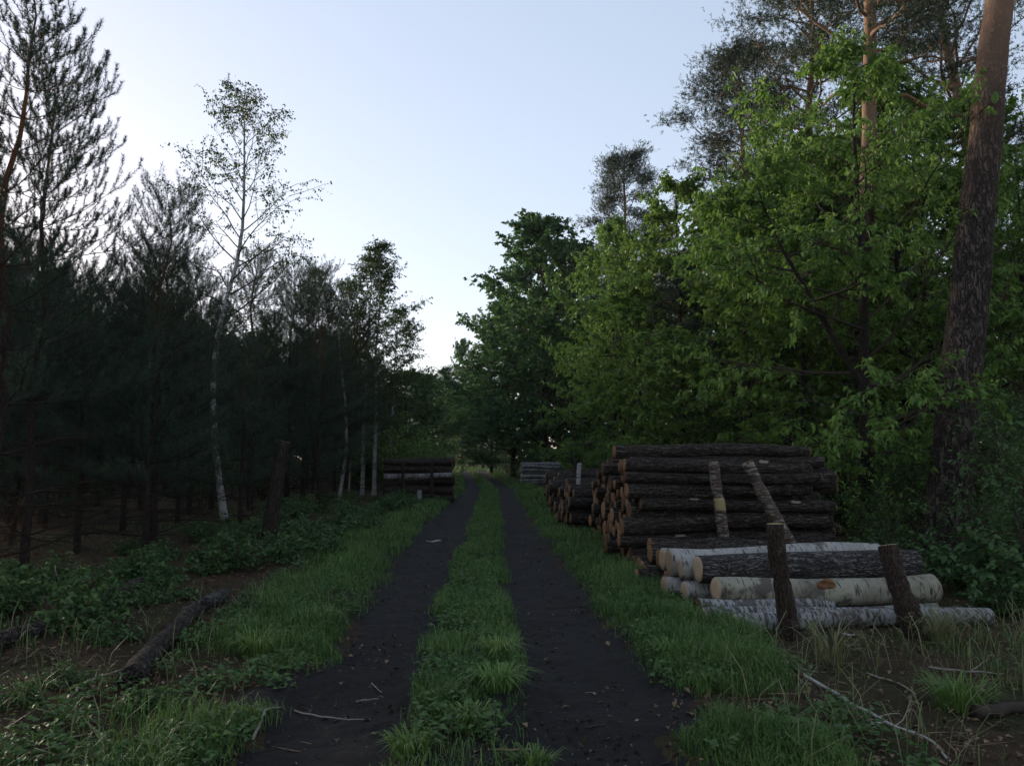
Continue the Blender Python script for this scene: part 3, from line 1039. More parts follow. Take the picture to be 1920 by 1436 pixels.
K['pine1'].plant(px_x_(1756, 13.6), 13.6, 0, 1.03, 'thick Scots pine with plated grey trunk turning orange above, beside the birch logs', 'pine tree')
K['pine2'].plant(px_x_(1562, 19.5), 19.5, 0, 1.1, 'slimmer dark-footed Scots pine rising behind the right end of the log stack', 'pine tree')
K['pine2'].plant(px_x_(1472, 25.0), 25.0, .25, .98, 'orange-stemmed Scots pine showing through the leaves behind the log stack', 'pine tree')
place(K['pine3'], 18.0, 1405, 33.0, 112, 4.0, 'dark-crowned Scots pine standing clear against the sky above the maples', 'pine tree', xs=1.1)
place(K['pine3'], 18.0, 1185, 46.0, 300, 2.5, 'distant Scots pine with thin crown poking above the roadside maples', 'pine tree')
K['pine1'].plant(px_x_(1960, 24.0), 24.0, 2.0, 1.0, 'Scots pine with low boughs at the edge behind the thick pine', 'pine tree')
place(K['cherry1'], 10.0, 1605, 16.0, 40, 0.3, 'tall light-green cherry tree with drooping leaves behind the log stack', 'tree', xs=.95)
place(K['cherry2'], 9.0, 1740, 19.5, 280, 1.3, 'light-green cherry tree half behind the thick pine trunk', 'tree')
place(K['cherry1'], 10.0, 1925, 18.5, 270, 2.2, 'bushy cherry tree to the right of the thick pine', 'tree')
place(K['maple1'], 10.0, 1275, 26.0, 312, 0.5, 'yellow-green maple with a thin leader above the middle of the log stack', 'tree', xs=.85)
place(K['maple2'], 8.0, 1400, 20.5, 345, 1.9, 'yellow-green maple leaning over the dark log stack', 'tree', xs=1.0)
place(K['maple1'], 10.0, 1150, 37.0, 395, 3.3, 'olive-green maple between the dark oak and the yellow-green maple', 'tree', xs=.75)
place(K['maple3'], 9.0, 1200, 28.0, 500, 4.4, 'small maple with a bare pale lower stem at the step in the log stack', 'tree', xs=.95, mid=.2)
place(K['oak3'], 15.0, 1020, 54.0, 378, 0.0, 'large dark-green oak overhanging the road beyond the low log stack', 'tree', xs=1.0)
place(K['oak1'], 14.0, 1075, 52.0, 430, 3.1, 'dark-green oak crowding the big overhanging oak on its forest side', 'tree', xs=.75)
place(K['oak2'], 12.0, 1000, 69.0, 470, 4.2, 'dark-green oak filling in behind the big overhanging oak', 'tree', xs=.8)
place(K['oak2'], 12.0, 962, 63.0, 545, 1.0, 'dark-green oak leaning to the road beside the far birch stack', 'tree', xs=1.0)
place(K['oak2'], 12.0, 922, 84.0, 640, 2.5, 'oak at the road bend beyond the far birch stack', 'tree', xs=.8)
place(K['oak1'], 14.0, 868, 98.0, 622, 2.0, 'round-crowned oak standing alone at the far end of the road', 'tree', xs=.40, mid=.9)
place(K['cherry2'], 9.0, 1685, 22.0, 105, 5.1, 'tall cherry tree filling the gap between the dark-footed pine and the thick pine', 'tree', xs=.9)
place(K['cherry2'], 9.0, 1505, 24.5, 225, 0.9, 'cherry tree wrapped round the orange-stemmed pine', 'tree', xs=.85)
place(K['maple1'], 10.0, 1850, 23.0, 150, 2.0, 'maple rising behind the thick pine trunk', 'tree', xs=.8)
place(K['cherry2'], 9.0, 1500, 19.0, 440, 3.9, 'dense cherry tree directly behind the two tall stakes', 'tree')


def outline_r(px):
    return np.interp(px, [850, 900, 950, 1000, 1100, 1200, 1300, 1400, 1500, 1900], [760, 640, 520, 450, 470, 440, 420, 340, 260, 200])


MARKS_L = [((-7.3, 20.0), 'the crooked birch'), ((-4.1, 13.0), 'the leaning dead trunk'), ((-6.0, 33.0), 'the twin birches'), ((-3.4, 30.2), 'the plantation-side log pile'),
           ((-5.9, 9.2), 'the tallest young pine'), ((-5.9, 24.0), 'the dark straight-footed young pine'), ((-3.0, 6.8), 'the grey fallen trunk'), ((-5.6, 40.0), 'the leafy arching birch')]
MARKS_R = [((7.4, 13.6), 'the thick pine'), ((8.1, 19.5), 'the dark-footed pine'), ((3.0, 14.0), 'the tall dark stack'), ((2.8, 24.0), 'the low brown stack'), ((2.2, 49.0), 'the far birch stack'),
           ((4.3, 28.0), 'the bare-stemmed small maple'), ((5.9, 26.0), 'the maple with the thin leader')]


def by(x, y, marks):
    return min(marks, key=lambda m: (m[0][0] - x) ** 2 + (m[0][1] - y) ** 2)[1]


taken = []


def clear(x, y, d):
    for (a, b) in taken:
        if (a - x) ** 2 + (b - y) ** 2 < d * d: return False
    taken.append((x, y))
    return True


n_ = 0
while n_ < 46:                                    # the wood behind the front row
    D = 23 + 60 * R_.random() ** 1.3
    px = 960 + R_.random() * 1150
    X = (px - 960) / FPX * D
    if X < np.interp(D, [20, 40, 60, 90], [5.2, 5.0, 3.5, 0.5]) or not clear(X, D, 2.2): continue
    kd, h0, hm = R_.choice([('oak1', 14, 13), ('oak2', 12, 12), ('maple1', 10, 10), ('maple2', 8, 9), ('pine3', 18, 18), ('pine2', 20, 19)])
    Hh = min(at(px, outline_r(px) + 10 + 120 * R_.random(), D)[2], hm + 2 * R_.random())
    s = max(.45, Hh / h0)
    lab = ('tall ' if Hh > 11 else 'low ') + {'o': 'dark-green oak', 'm': 'yellow-green maple', 'p': 'pine'}[kd[0]] + ' standing back in the wood nearest ' + by(X, D, MARKS_R)
    K[kd].plant(X, D, R_.random() * 6.28, s, lab, 'pine tree' if kd[0] == 'p' else 'tree', {'o': 'oaks deep in the right-hand wood', 'm': 'maples deep in the right-hand wood', 'p': 'pines deep in the right-hand wood'}[kd[0]])
    n_ += 1
# understorey saplings behind and beside the stacks
for k in range(46):
    D = 13.5 + 26 * R_.random() ** 1.2
    X = np.interp(D, [12, 17, 20, 45], [5.2, 5.2, 5.3, 5.0]) + R_.random() ** 1.3 * 7 + .2
    if D < 17: X += .7
    if D < 16 and 6.3 < X < 8.6: X += 2.4
    kd = K['sapling'] if R_.random() < .6 else K['sapling2']
    kd.plant(X, D, R_.random() * 6.28, .7 + .6 * R_.random(), ('leafy cherry sapling' if kd is K['sapling'] else 'bright maple sapling') + ' in the thicket nearest ' + by(X, D, MARKS_R),
             'sapling', 'cherry saplings behind the log stacks' if kd is K['sapling'] else 'maple saplings behind the log stacks')
for (px, D, s) in ((1905, 10.8, .8), (1960, 9.2, .8), (1900, 12.6, 1.0), (1990, 11.5, 1.2), (1650, 12.8, .42), (1880, 14.6, 1.2), (1690, 15.6, .8)):
    X = (px - 960) / FPX * D
    K['sapling'].plant(X, D, R_.random() * 6.28, s, 'leafy cherry sapling by the foot of the thick pine', 'sapling', 'saplings around the thick pine')
for (px, D, s) in ((1800, 9.6, 1.0), (1870, 9.3, 1.1), (1760, 10.4, .9), (1920, 8.4, 1.0), (1640, 11.8, .8), (1850, 8.3, .7)):
    X = (px - 960) / FPX * D
    K['shrub1'].plant(X, D, R_.random() * 6.28, s, 'low green shrub at the right ends of the birch logs', 'shrub', 'shrubs at the ends of the birch logs')
# trees along the far verge of the bend
for (px, D, h, kd, h0) in ((760, 62, 9, 'oak2', 12), (800, 78, 10.5, 'oak2', 12), (835, 100, 13, 'pine3', 18), (770, 95, 13, 'oak1', 14), (850, 120, 13, 'pine2', 20), (812, 118, 14, 'oak1', 14),
                          (905, 125, 14, 'oak1', 14), (880, 142, 14, 'pine3', 18), (930, 118, 13, 'oak2', 12), (845, 150, 15, 'oak1', 14), (915, 155, 15, 'pine2', 20), (780, 138, 15, 'pine3', 18), (865, 165, 16, 'oak1', 14), (825, 160, 15, 'oak2', 12), (895, 175, 16, 'oak1', 14)):
    X = (px - 960) / FPX * D
    nm = 'pine' if kd[0] == 'p' else 'broadleaf tree'
    K[kd].plant(X, D, R_.random() * 6.28, h / h0, 'far blue-green %s closing the view at the road bend' % nm, 'pine tree' if kd[0] == 'p' else 'tree', 'far %ss at the road bend' % nm)
for k in range(16):
    D = 60 + 90 * R_.random()
    px = 745 + 110 * R_.random() if k % 2 else 905 + 60 * R_.random()
    X = (px - 960) / FPX * D
    if edge(0, D) - 1.2 < X < edge(3, D) + 1.2: continue
    K['sapling'].plant(X, D, R_.random() * 6.28, 1 + .6 * R_.random(), 'far leafy sapling fringing the road near its bend', 'sapling', 'far saplings near the bend')

# ------------------------------------------------------------------ planting: left side
place(K['opine1'], 8.4, 20, 9.0, -90, 0.4, 'young pine with red-brown stem and long open boughs, tallest by the verge', 'pine tree')
place(K['opine2'], 7.6, 82, 11.0, 60, 1.9, 'slender young pine with upright candles beside the tallest young pine', 'pine tree', xs=.9)
place(K['ypine2'], 7.0, 305, 14.0, 345, 3.0, 'bushy young pine just behind the crooked birch', 'pine tree')
place(K['ypine3'], 7.5, 602, 24.0, 535, 2.0, 'dark young pine with straight bare foot near the twin birches', 'pine tree')
place(K['birch1'], 12.0, 430, 20.0, 115, 0.0, 'crooked slender birch with sparse airy crown above the young pines', 'birch tree', mid=.1)
place(K['birch2'], 12.0, 684, 34.0, 455, 0.2, 'birch of the twin pair with white spotted stem further from the dark log pile', 'birch tree')
place(K['birch2'], 12.0, 706, 33.0, 425, 1.6, 'birch of the twin pair with white spotted stem next to the dark log pile', 'birch tree')
place(K['birch2'], 12.0, 735, 40.0, 560, 0.0, 'leafy birch arching towards the road above the dark log pile', 'birch tree', xs=1.1)
place(K['ypine1'], 8.0, 478, 22.5, 468, 1.0, 'young pine right behind the crooked birch stem', 'pine tree')
place(K['ypine2'], 7.0, 545, 25.5, 492, 2.4, 'young pine between the crooked birch and the dark straight-footed pine', 'pine tree')
place(K['ypine3'], 7.5, 575, 29.0, 498, 0.7, 'young pine with upright candles behind the dark straight-footed pine', 'pine tree')
place(K['ypine1'], 8.0, 655, 31.5, 535, 3.6, 'young pine squeezed against the twin birches', 'pine tree')
place(K['birch2'], 12.0, 600, 33.0, 478, 2.8, 'leafy birch standing behind the dark straight-footed pine', 'birch tree', xs=.8)
place(K['birch1'], 12.0, 640, 30.0, 500, 4.0, 'thin birch among the young pines left of the twin birches', 'birch tree')


def outline_l(px):
    return np.interp(px, [-200, 0, 100, 200, 300, 400, 500, 600, 650, 700, 760, 800], [300, 380, 440, 450, 430, 490, 510, 540, 560, 600, 690, 740])


taken.clear()
for (px, D) in ((2, 8.6), (82, 11), (305, 14), (602, 24), (428, 20), (684, 34), (706, 33), (478, 22.5), (545, 25.5), (575, 29), (655, 31.5), (600, 33)):
    clear((px - 960) / FPX * D, D, .1)
n_ = 0
while n_ < 125:
    D = 10.5 + 62 * R_.random() ** 1.25
    px = -260 + 1010 * R_.random()
    X = (px - 960) / FPX * D
    if X > np.interp(D, [10, 20, 28, 29, 35, 36, 80], [-5.2, -5.4, -5.0, -6.5, -6.5, -4.4, -8.0]) or not clear(X, D, 1.0): continue
    kd, h0 = R_.choice([('ypine1', 8), ('ypine2', 7), ('ypine3', 7.5), ('ypine2', 7), ('ypine1', 8)])
    Hh = min(at(px, outline_l(px) + 20 + 150 * R_.random(), D)[2], 8.2 + 2.5 * R_.random())
    K[kd].plant(X, D, R_.random() * 6.28, max(.5, Hh / h0), ('tall' if Hh > 8.5 else 'short' if Hh < 6.3 else 'middling') + ' dark young pine ' + ('deep in the plantation behind ' if D > 30 else 'packed in the plantation near ') + by(X, D, MARKS_L), 'pine tree', 'young pines of the plantation')
    n_ += 1
for k in range(14):                                # saplings and small broadleaves under the pines near the pile
    D = 36 + 24 * R_.random()
    X = np.interp(D, [36, 60], [-4.2, -6.5]) - 3.5 * R_.random()
    K['sapling2'].plant(X, D, R_.random() * 6.28, 1.1 + .7 * R_.random(), 'green sapling on the plantation edge beyond the dark log pile', 'sapling', 'saplings beyond the dark log pile')
# undergrowth along the left verge, clear of the fallen trunk
def near_fallen(x, y):
    a, b = ground_at(245, 1300)[:2], ground_at(430, 1118)[:2]
    t_ = np.clip(np.dot(np.array([x, y]) - a, b - a) / np.dot(b - a, b - a), 0, 1)
    return np.linalg.norm(np.array([x, y]) - a - t_ * (b - a)) < .62


for k in range(90):
    D = 6.8 + 24 * R_.random() ** 1.5
    px_e = edge(0, D) - np.interp(D, [6, 9, 14, 30], [1.6, 1.2, .9, .9])
    X = float(px_e) - 3.6 * R_.random() ** 1.4
    if near_fallen(X, D): continue
    kd = K['shrub1'] if R_.random() < .45 else K['shrub2']
    kd.plant(X, D, R_.random() * 6.28, .45 + .4 * R_.random(), ('knee-high leafy bramble bush' if kd is K['shrub1'] else 'low broad-leaved herb clump') + ' in the undergrowth nearest ' + by(X, D, MARKS_L), 'shrub',
             'bramble bushes on the left verge' if kd is K['shrub1'] else 'herb clumps on the left verge')
for (px, py, s) in ((160, 1170, .8), (205, 1210, .5), (120, 1290, .4), (40, 1330, .4), (330, 1130, .5), (455, 1150, .45), (290, 1100, .75), (395, 1080, .7), (340, 1400, .35), (270, 1330, .4), (90, 1110, .9), (565, 1010, .9), (1225, 1030, .35), (1180, 1090, .3)):
    p = ground_at(px, py)
    K['shrub2'].plant(p[0], p[1], R_.random() * 6.28, s, 'low broad-leaved herb clump near the fallen trunk' if px < 700 else 'small herb rosette in the grass by the log ends', 'herb', 'herbs near the fallen trunk' if px < 700 else 'herbs by the log ends')

# far woods that close the horizon behind both sides
for k in range(58):
    left = k < 34
    D = 58 + 50 * R_.random()
    px = (-420 + 1150 * (k + R_.random()) / 34) if left else (1010 + 1200 * (k - 34 + R_.random()) / 24)
    X = (px - 960) / FPX * D
    kd, h0 = R_.choice([('oak1', 14), ('oak2', 12), ('ypine3', 7.5)]) if left else R_.choice([('oak1', 14), ('oak2', 12)])
    Hh = min(at(px, (outline_l(px) if left else outline_r(px)) + 30 + 60 * R_.random(), D)[2], 13)
    K[kd].plant(X, D, R_.random() * 6.28, max(.5, Hh / h0), ('dark broadleaf tree' if kd[0] == 'o' else 'dense pine') + (' far back behind the young pine plantation' if left else ' far back in the wood behind the log stacks'),
                'tree' if kd[0] == 'o' else 'pine tree', ('far broadleaf trees' if kd[0] == 'o' else 'far pines') + (' behind the plantation' if left else ' behind the log stacks'))

for k in range(46):                                # dark thicket under the plantation
    D = 20 + 38 * R_.random()
    X = np.interp(D, [18, 28, 35, 60], [-8.5, -8.0, -8.0, -9.5]) - 16 * R_.random()
    K['sapling'].plant(X, D, R_.random() * 6.28, .6 + .5 * R_.random(), 'dim leafy thicket bush under the young pines behind ' + by(X, D, MARKS_L), 'bush', 'thicket bushes under the plantation')

for (px, D, s) in ((800, 108, 1.6), (822, 118, 1.7), (840, 128, 1.8), (862, 136, 1.8), (880, 140, 1.9), (898, 138, 1.8), (915, 128, 1.7), (930, 112, 1.7), (945, 98, 1.6), (905, 150, 2.0), (870, 152, 2.0), (850, 145, 2.0),
                   (985, 58, 1.1), (1005, 60, 1.2), (1030, 57, 1.2), (1055, 56, 1.3), (1080, 54, 1.3), (1110, 50, 1.3), (1140, 46, 1.2), (960, 76, 1.4), (975, 70, 1.3)):
    K['sapling'].plant((px - 960) / FPX * D, D, R_.random() * 6.28, s, 'leafy sapling fringing ' + ('the wood behind the far birch stack' if px > 955 else 'the far end of the road'), 'sapling', 'saplings behind the far birch stack' if px > 955 else 'saplings at the road end')

for k in range(16):                                # plantation goes on out of view; pines added to shade the left foreground
    X, D = -7.5 - 9 * R_.random(), -7 + 15 * k / 15 + R_.random()
    kd, h0 = (('ypine1', 8), ('ypine2', 7), ('ypine3', 7.5))[k % 3]
    K[kd].plant(X, D, R_.random() * 6.28, .95 + .2 * R_.random(), 'out-of-view young pine of the plantation edge beyond the dark fallen trunk, added for shade', 'pine tree', 'out-of-view young pines added to shade the left foreground')

# ------------------------------------------------------------------ logs
def log_mesh(seed, L=2.5, r=.13, taper=.08, ridge=.03, bend=.03, lump=.05, sides=26, nl=26):
    rng = np.random.default_rng(seed)
    s = np.linspace(0, 1, nl)
    ph = rng.random(4) * 6.28
    cy_ = bend * np.sin(s * PI * (1 + rng.random()) + ph[0]) - bend * math.sin(ph[0])
    cz_ = bend * .6 * np.sin(s * PI * (1 + rng.random()) + ph[1]) - bend * .6 * math.sin(ph[1])
    a = np.arange(sides) * 2 * PI / sides
    S, A = np.meshgrid(s, a, indexing='ij')
    p = np.stack([S.ravel() * L * 1.4, np.cos(A).ravel() * 1.3, np.sin(A).ravel() * 1.3], 1)
    rr = r * (1 - taper * S.ravel()) * (1 + lump * 2 * (fbm(p, seed, 2) - .5))
    p2 = np.stack([S.ravel() * L * 2.2, np.cos(A).ravel() * 5, np.sin(A).ravel() * 5], 1)
    rr *= 1 + ridge * 2 * (vnoise(p2, seed + 5) - .5)
    v = np.stack([S.ravel() * L, np.repeat(cy_, sides) + np.cos(A).ravel() * rr, np.repeat(cz_, sides) + np.sin(A).ravel() * rr], 1)
    i = np.arange(nl - 1)[:, None] * sides; j = np.arange(sides)[None]; j2 = (j + 1) % sides
    f4 = np.stack([i + j, i + j2, i + sides + j2, i + sides + j], -1).reshape(-1, 4)
    v = np.concatenate([v, [[0, cy_[0], cz_[0]], [L, cy_[-1], cz_[-1]]]])
    n = nl * sides
    f3 = [[n, (q + 1) % sides, q] for q in range(sides)] + [[n + 1, n - sides + q, n - sides + (q + 1) % sides] for q in range(sides)]
    ends = []
    for (x0, sg, k0, cyv, czv) in ((0.0, -1, 0, cy_[0], cz_[0]), (L, 1, n - sides, cy_[-1], cz_[-1])):
        ring = v[k0:k0 + sides]
        c = np.array([x0, cyv, czv])
        tl = rng.normal() * .06
        def lay(k, dx):
            q = c + (ring - c) * k
            q[:, 0] = x0 + sg * (dx + np.abs((q[:, 1] - cyv) * tl))
            return q
        e0, e1, e2 = lay(.945, -.004), lay(.93, .005), lay(.5, .006)
        vv = np.concatenate([e0, e1, e2, [[x0 + sg * .007, cyv, czv]]])
        q = np.arange(sides); q2 = (q + 1) % sides
        ff = np.concatenate([np.stack([q, q2, sides + q2, sides + q], 1), np.stack([sides + q, sides + q2, 2 * sides + q2, 2 * sides + q], 1)])
        ft = np.stack([2 * sides + q, 2 * sides + q2, np.full(sides, 3 * sides)], 1)
        if sg < 0: ff, ft = ff[:, ::-1], ft[:, ::-1]
        ends.append((vv - np.array([x0, cyv, czv]), ft, ff, (x0, cyv, czv)))
    return (v, f3, f4), ends


class LogKind:
    def __init__(self, name, bark, wood, seeds, **kw):
        self.name, self.var = name, []
        for s in seeds:
            (v, f3, f4), ends = log_mesh(s, **kw)
            b = MB(); b.add(v, f3, f4)
            em = []
            for (ev, ft, ff, loc) in ends:
                e = MB(); e.add(ev, ft, ff)
                em.append((e.mesh('cut_end', wood, smooth=False), loc))
            one = MB(); one.add(v, f3, f4)
            nb = len(f3) + len(f4)
            me = None
            self.var.append((b.mesh(name + '_bark', bark), em))
        self.bark, self.wood = bark, wood
        self.r = kw.get('r', .13); self.L = kw.get('L', 2.5)

    def lay(self, x, y, z, r, L, yaw, label, group=None, tilt=0.0, roll=None, k=None, rng=R_, cat='log', name=None):
        bm, em = self.var[(k if k is not None else rng.randrange(len(self.var)))]
        o = empty(name or self.name, (x, y, z), (rng.random() * 6.28 if roll is None else roll, tilt, yaw), (L / self.L, r / self.r, r / self.r))
        link('bark', bm, o)
        for m_, loc in em:
            e = link('cut_end', m_, o)
            e.location = loc
        return tag(o, label, cat, group)


def pack(v0, v1, hfun, rmin, rmax, seed, tries=70):
    """stack circles like logs tipped between two stakes"""
    rng = np.random.default_rng(seed)
    cs = []
    for it in range(2000):
        r = rmin + (rmax - rmin) * rng.random() ** 1.3
        if it % 3 == 2: r = rmin
        cand = np.linspace(v0 + r, v1 - r, int((v1 - v0) / .035))
        z = np.full(len(cand), r * .93)
        if cs:
            C = np.array(cs)
            dv = cand[:, None] - C[None, :, 0]
            rr = (C[None, :, 2] + r) * .985
            hh = np.where(np.abs(dv) < rr, C[None, :, 1] + np.sqrt(np.maximum(rr ** 2 - dv ** 2, 0)), -1)
            z = np.maximum(z, hh.max(1))
        ok = z + r < hfun(cand)
        if not ok.any():
            if r <= rmin * 1.02: break
            continue
        z = np.where(ok, z, 99)
        k = int(np.argmin(z + .02 * rng.random(len(z))))
        cs.append((cand[k], z[k], r))
    return cs


LK = {}
LK['dark'] = LogKind('dark_log', M['logbark'], M['cutwood'], range(201, 211), ridge=.06, bend=.045, lump=.13, taper=.10, nl=34)
LK['birch'] = LogKind('birch_log', M['birchlog'], M['cutbirch'], range(221, 225), ridge=.015, bend=.03, lump=.09)
LK['birch2'] = LogKind('birch_log', M['birchlog2'], M['cutbirch'], range(231, 234), ridge=.02, bend=.045, lump=.12)
LK['birch3'] = LogKind('birch_log', M['birchlog3'], M['cutbirch'], [241], ridge=.006, bend=.035, taper=-.15, lump=.09, nl=40)
LK['grey'] = LogKind('birch_log', M['greybark'], M['cutbirch'], [251], ridge=.05, bend=.012, taper=-.06, sides=40, nl=50)


def ends_x(y):
    return np.interp(y, [7, 9.9, 11.3, 16.6, 17.0, 24, 33], [1.8, 1.56, 1.72, 1.78, 1.10, 1.25, 1.5])


# scars where branches were trimmed off
def scar_mesh(seed):
    rng = np.random.default_rng(seed)
    n = 12
    a_ = np.arange(n) * 2 * PI / n
    wv = 1 + .18 * rng.normal(size=n)
    rings = [np.stack([np.cos(a_) * wv * k * .055, np.sin(a_) * wv * k * .032, np.full(n, h)], 1) for k, h in ((1.2, -.02), (1.0, .010), (.7, .008), (.25, .002))]
    v = np.concatenate(rings + [[[0, 0, .001]]])
    q = np.arange(n); q2 = (q + 1) % n
    m_ = MB()
    m_.add(v, np.stack([3 * n + q, 3 * n + q2, np.full(n, 4 * n)], 1), np.concatenate([np.stack([k * n + q, k * n + q2, (k + 1) * n + q2, (k + 1) * n + q], 1) for k in range(3)]))
    return m_.mesh('knot', M['scar'])


SCARS = [scar_mesh(s) for s in (1, 2, 3)]


def scar(o, roll):
    th = PI * (.55 + .38 * R_.random())          # up and towards the open side
    ph = th - roll
    k = link('knot', R_.choice(SCARS), o)
    k.location = (.25 + 2.0 * R_.random(), math.cos(ph) * .122, math.sin(ph) * .122)
    k.rotation_euler = (ph - PI / 2, 0, 0)
    return k


# tall dark stack
stack = pack(11.32, 16.7, lambda v: np.interp(v, [11.3, 14.8, 15.6, 16.7], [1.66, 1.64, 1.40, 1.25]), .085, .165, 3)
for (v, z, r) in stack:
    x = float(ends_x(v)) + R_.gauss(0, .10) + .05 * z
    roll = R_.random() * 6.28
    lo = LK['dark'].lay(x, v, z, r, 2.95 + .2 * (z < .9) + R_.gauss(0, .13), math.radians(6.5) + R_.gauss(0, .008),
                   ('thick' if r > .13 else 'thin' if r < .095 else 'middling') + ' dark log in the tall stack, ' + ('bottom course' if z < .22 else 'topmost course' if z > 1.38 else 'upper half' if z > .8 else 'lower half') + (', right behind the flaking stakes' if v < 11.55 else ''), 'logs of the tall dark stack', tilt=R_.gauss(0, .004), roll=roll)
    if (v < 11.6 or z > 1.45) and R_.random() < .7:
        for q in range(R_.choice([1, 1, 2])): scar(lo, roll)
# two loose logs on top
LK['dark'].lay(1.55, 11.75, 1.70, .10, 3.05, math.radians(6), 'grey weathered log lying on the very top of the tall dark stack', tilt=.0)
LK['dark'].lay(1.95, 12.5, 1.66, .09, 2.8, math.radians(7), 'thin log on top of the tall dark stack behind the grey weathered one', tilt=.0)
# lower stack further along the road
stack2 = pack(17.0, 31.0, lambda v: np.interp(v, [17, 19, 23, 31], [1.05, 1.02, 1.22, 1.15]), .115, .19, 5)
for (v, z, r) in stack2:
    x = float(ends_x(v)) + R_.gauss(0, .08) + .28 * z * (v < 21)
    LK['dark'].lay(x, v, z, r, 2.5 + R_.gauss(0, .1), math.radians(3.0) + R_.gauss(0, .012),
                   ('thick' if r > .155 else 'thin') + ' brown-ended log in the low stack, ' + ('bottom course' if z < .25 else 'topmost course' if z > .85 else 'middle courses') + (', next to the tall stack' if v < 19 else ''), 'logs of the low brown stack', name='brown_log')
# birch pile far along the road
stack3 = pack(47.5, 50.3, lambda v: np.interp(v, [47, 51], [1.42, 1.38]), .08, .125, 9)
for (v, z, r) in stack3:
    LK['birch2'].lay(.62 + R_.gauss(0, .05), v, z, r, 2.6, math.radians(2) + R_.gauss(0, .01), 'white birch log in the far stack, ' + ('bottom course' if z < .16 else 'top course' if z > 1.2 else 'middle courses'), 'logs of the far birch stack')
# dark pile across the road
stack4 = pack(29.2, 31.2, lambda v: np.interp(v, [29, 34], [1.62, 1.55]), .11, .19, 11)
for (v, z, r) in stack4:
    xr = at(848, 900, v)[0] + R_.gauss(0, .06)
    kd = 'birch2' if (.75 < z < 1.1 and v < 29.6) else 'dark'
    LK[kd].lay(xr - 2.55, v, z, r, 2.55, math.radians(-3) + R_.gauss(0, .012), ('thick' if r > .15 else 'thin') + ' dark log in the plantation-side pile, ' + ('bottom course' if z < .25 else 'top course' if z > 1.25 else 'middle courses') if kd == 'dark' else 'pale birch log caught among the dark logs on the plantation side', 'logs of the plantation-side pile' if kd == 'dark' else 'birch logs in the plantation-side pile')

# birch logs lying in front of the tall dark stack, placed one by one
A8 = math.radians(8)


def px_x(px, y): return (px - 960) / FPX * y


B = [
    ('birch2', 1368, 7.35, .085, .085, 2.62, 9.5, 'thin flaky birch log lowest in the grass behind the two near stakes'),
    ('birch2', 1312, 7.66, .085, .085, 2.45, 9, 'thin flaky birch log second from the grass edge'),
    ('birch3', 1335, 8.16, .25, .135, 2.40, 8.5, 'smooth cream birch log with a big orange knot'),
    ('grey', 1303, 8.50, .415, .150, 2.52, 7, 'thick silver-grey birch log with deeply cracked bark'),
    ('birch', 1340, 8.40, .13, .13, 2.3, 7, 'birch log hidden under the thick cracked grey one'),
    ('birch', 1276, 8.68, .14, .125, 2.3, 7, 'cream birch log with ragged cut end under the row of three pale ends'),
    ('birch', 1240, 8.97, .14, .13, 2.4, 7, 'cream birch log at the grass with a pale narrow cut end'),
    ('birch', 1290, 9.27, .14, .14, 2.3, 7, 'birch log set back in the bottom row'),
    ('birch', 1270, 8.76, .38, .10, 2.4, 7, 'slim dark-sided birch log squeezed beside the thick cracked grey log'),
    ('birch', 1250, 9.02, .43, .15, 2.55, 6.5, 'white birch log with the largest pale cut end'),
    ('birch', 1237, 9.34, .415, .13, 2.50, 6.5, 'white birch log against the foot of the dark stack'),
    ('dark', 1231, 9.80, .36, .115, 2.95, 6, 'brown thin log rising to the right behind the white birch logs'),
    ('dark', 1190, 9.86, .12, .12, 2.5, 6, 'dark log with yellow cut end low in the grass'),
    ('dark', 1245, 9.58, .13, .13, 2.4, 6, 'dark log sunk behind the birch bottom row'),
    ('dark', 1206, 10.15, .12, .12, 2.5, 6, 'dark log with reddish cut end in the gap before the tall stack'),
    ('dark', 1200, 10.45, .13, .13, 2.5, 6, 'dark bottom log in the gap before the tall stack'),
    ('dark', 1195, 10.75, .13, .13, 2.5, 6, 'dark bottom log touching the foot of the tall stack'),
    ('dark', 1184, 11.05, .13, .13, 2.5, 6, 'dark mossy log wedged under the tall stack'),
    ('dark', 1215, 10.3, .36, .12, 2.6, 6, 'dark upper log in the gap before the tall stack'),
    ('dark', 1222, 10.62, .36, .12, 2.6, 6, 'second dark upper log in the gap before the tall stack'),
    ('dark', 1215, 10.95, .37, .13, 2.6, 6, 'dark upper log leaning on the tall stack'),
]
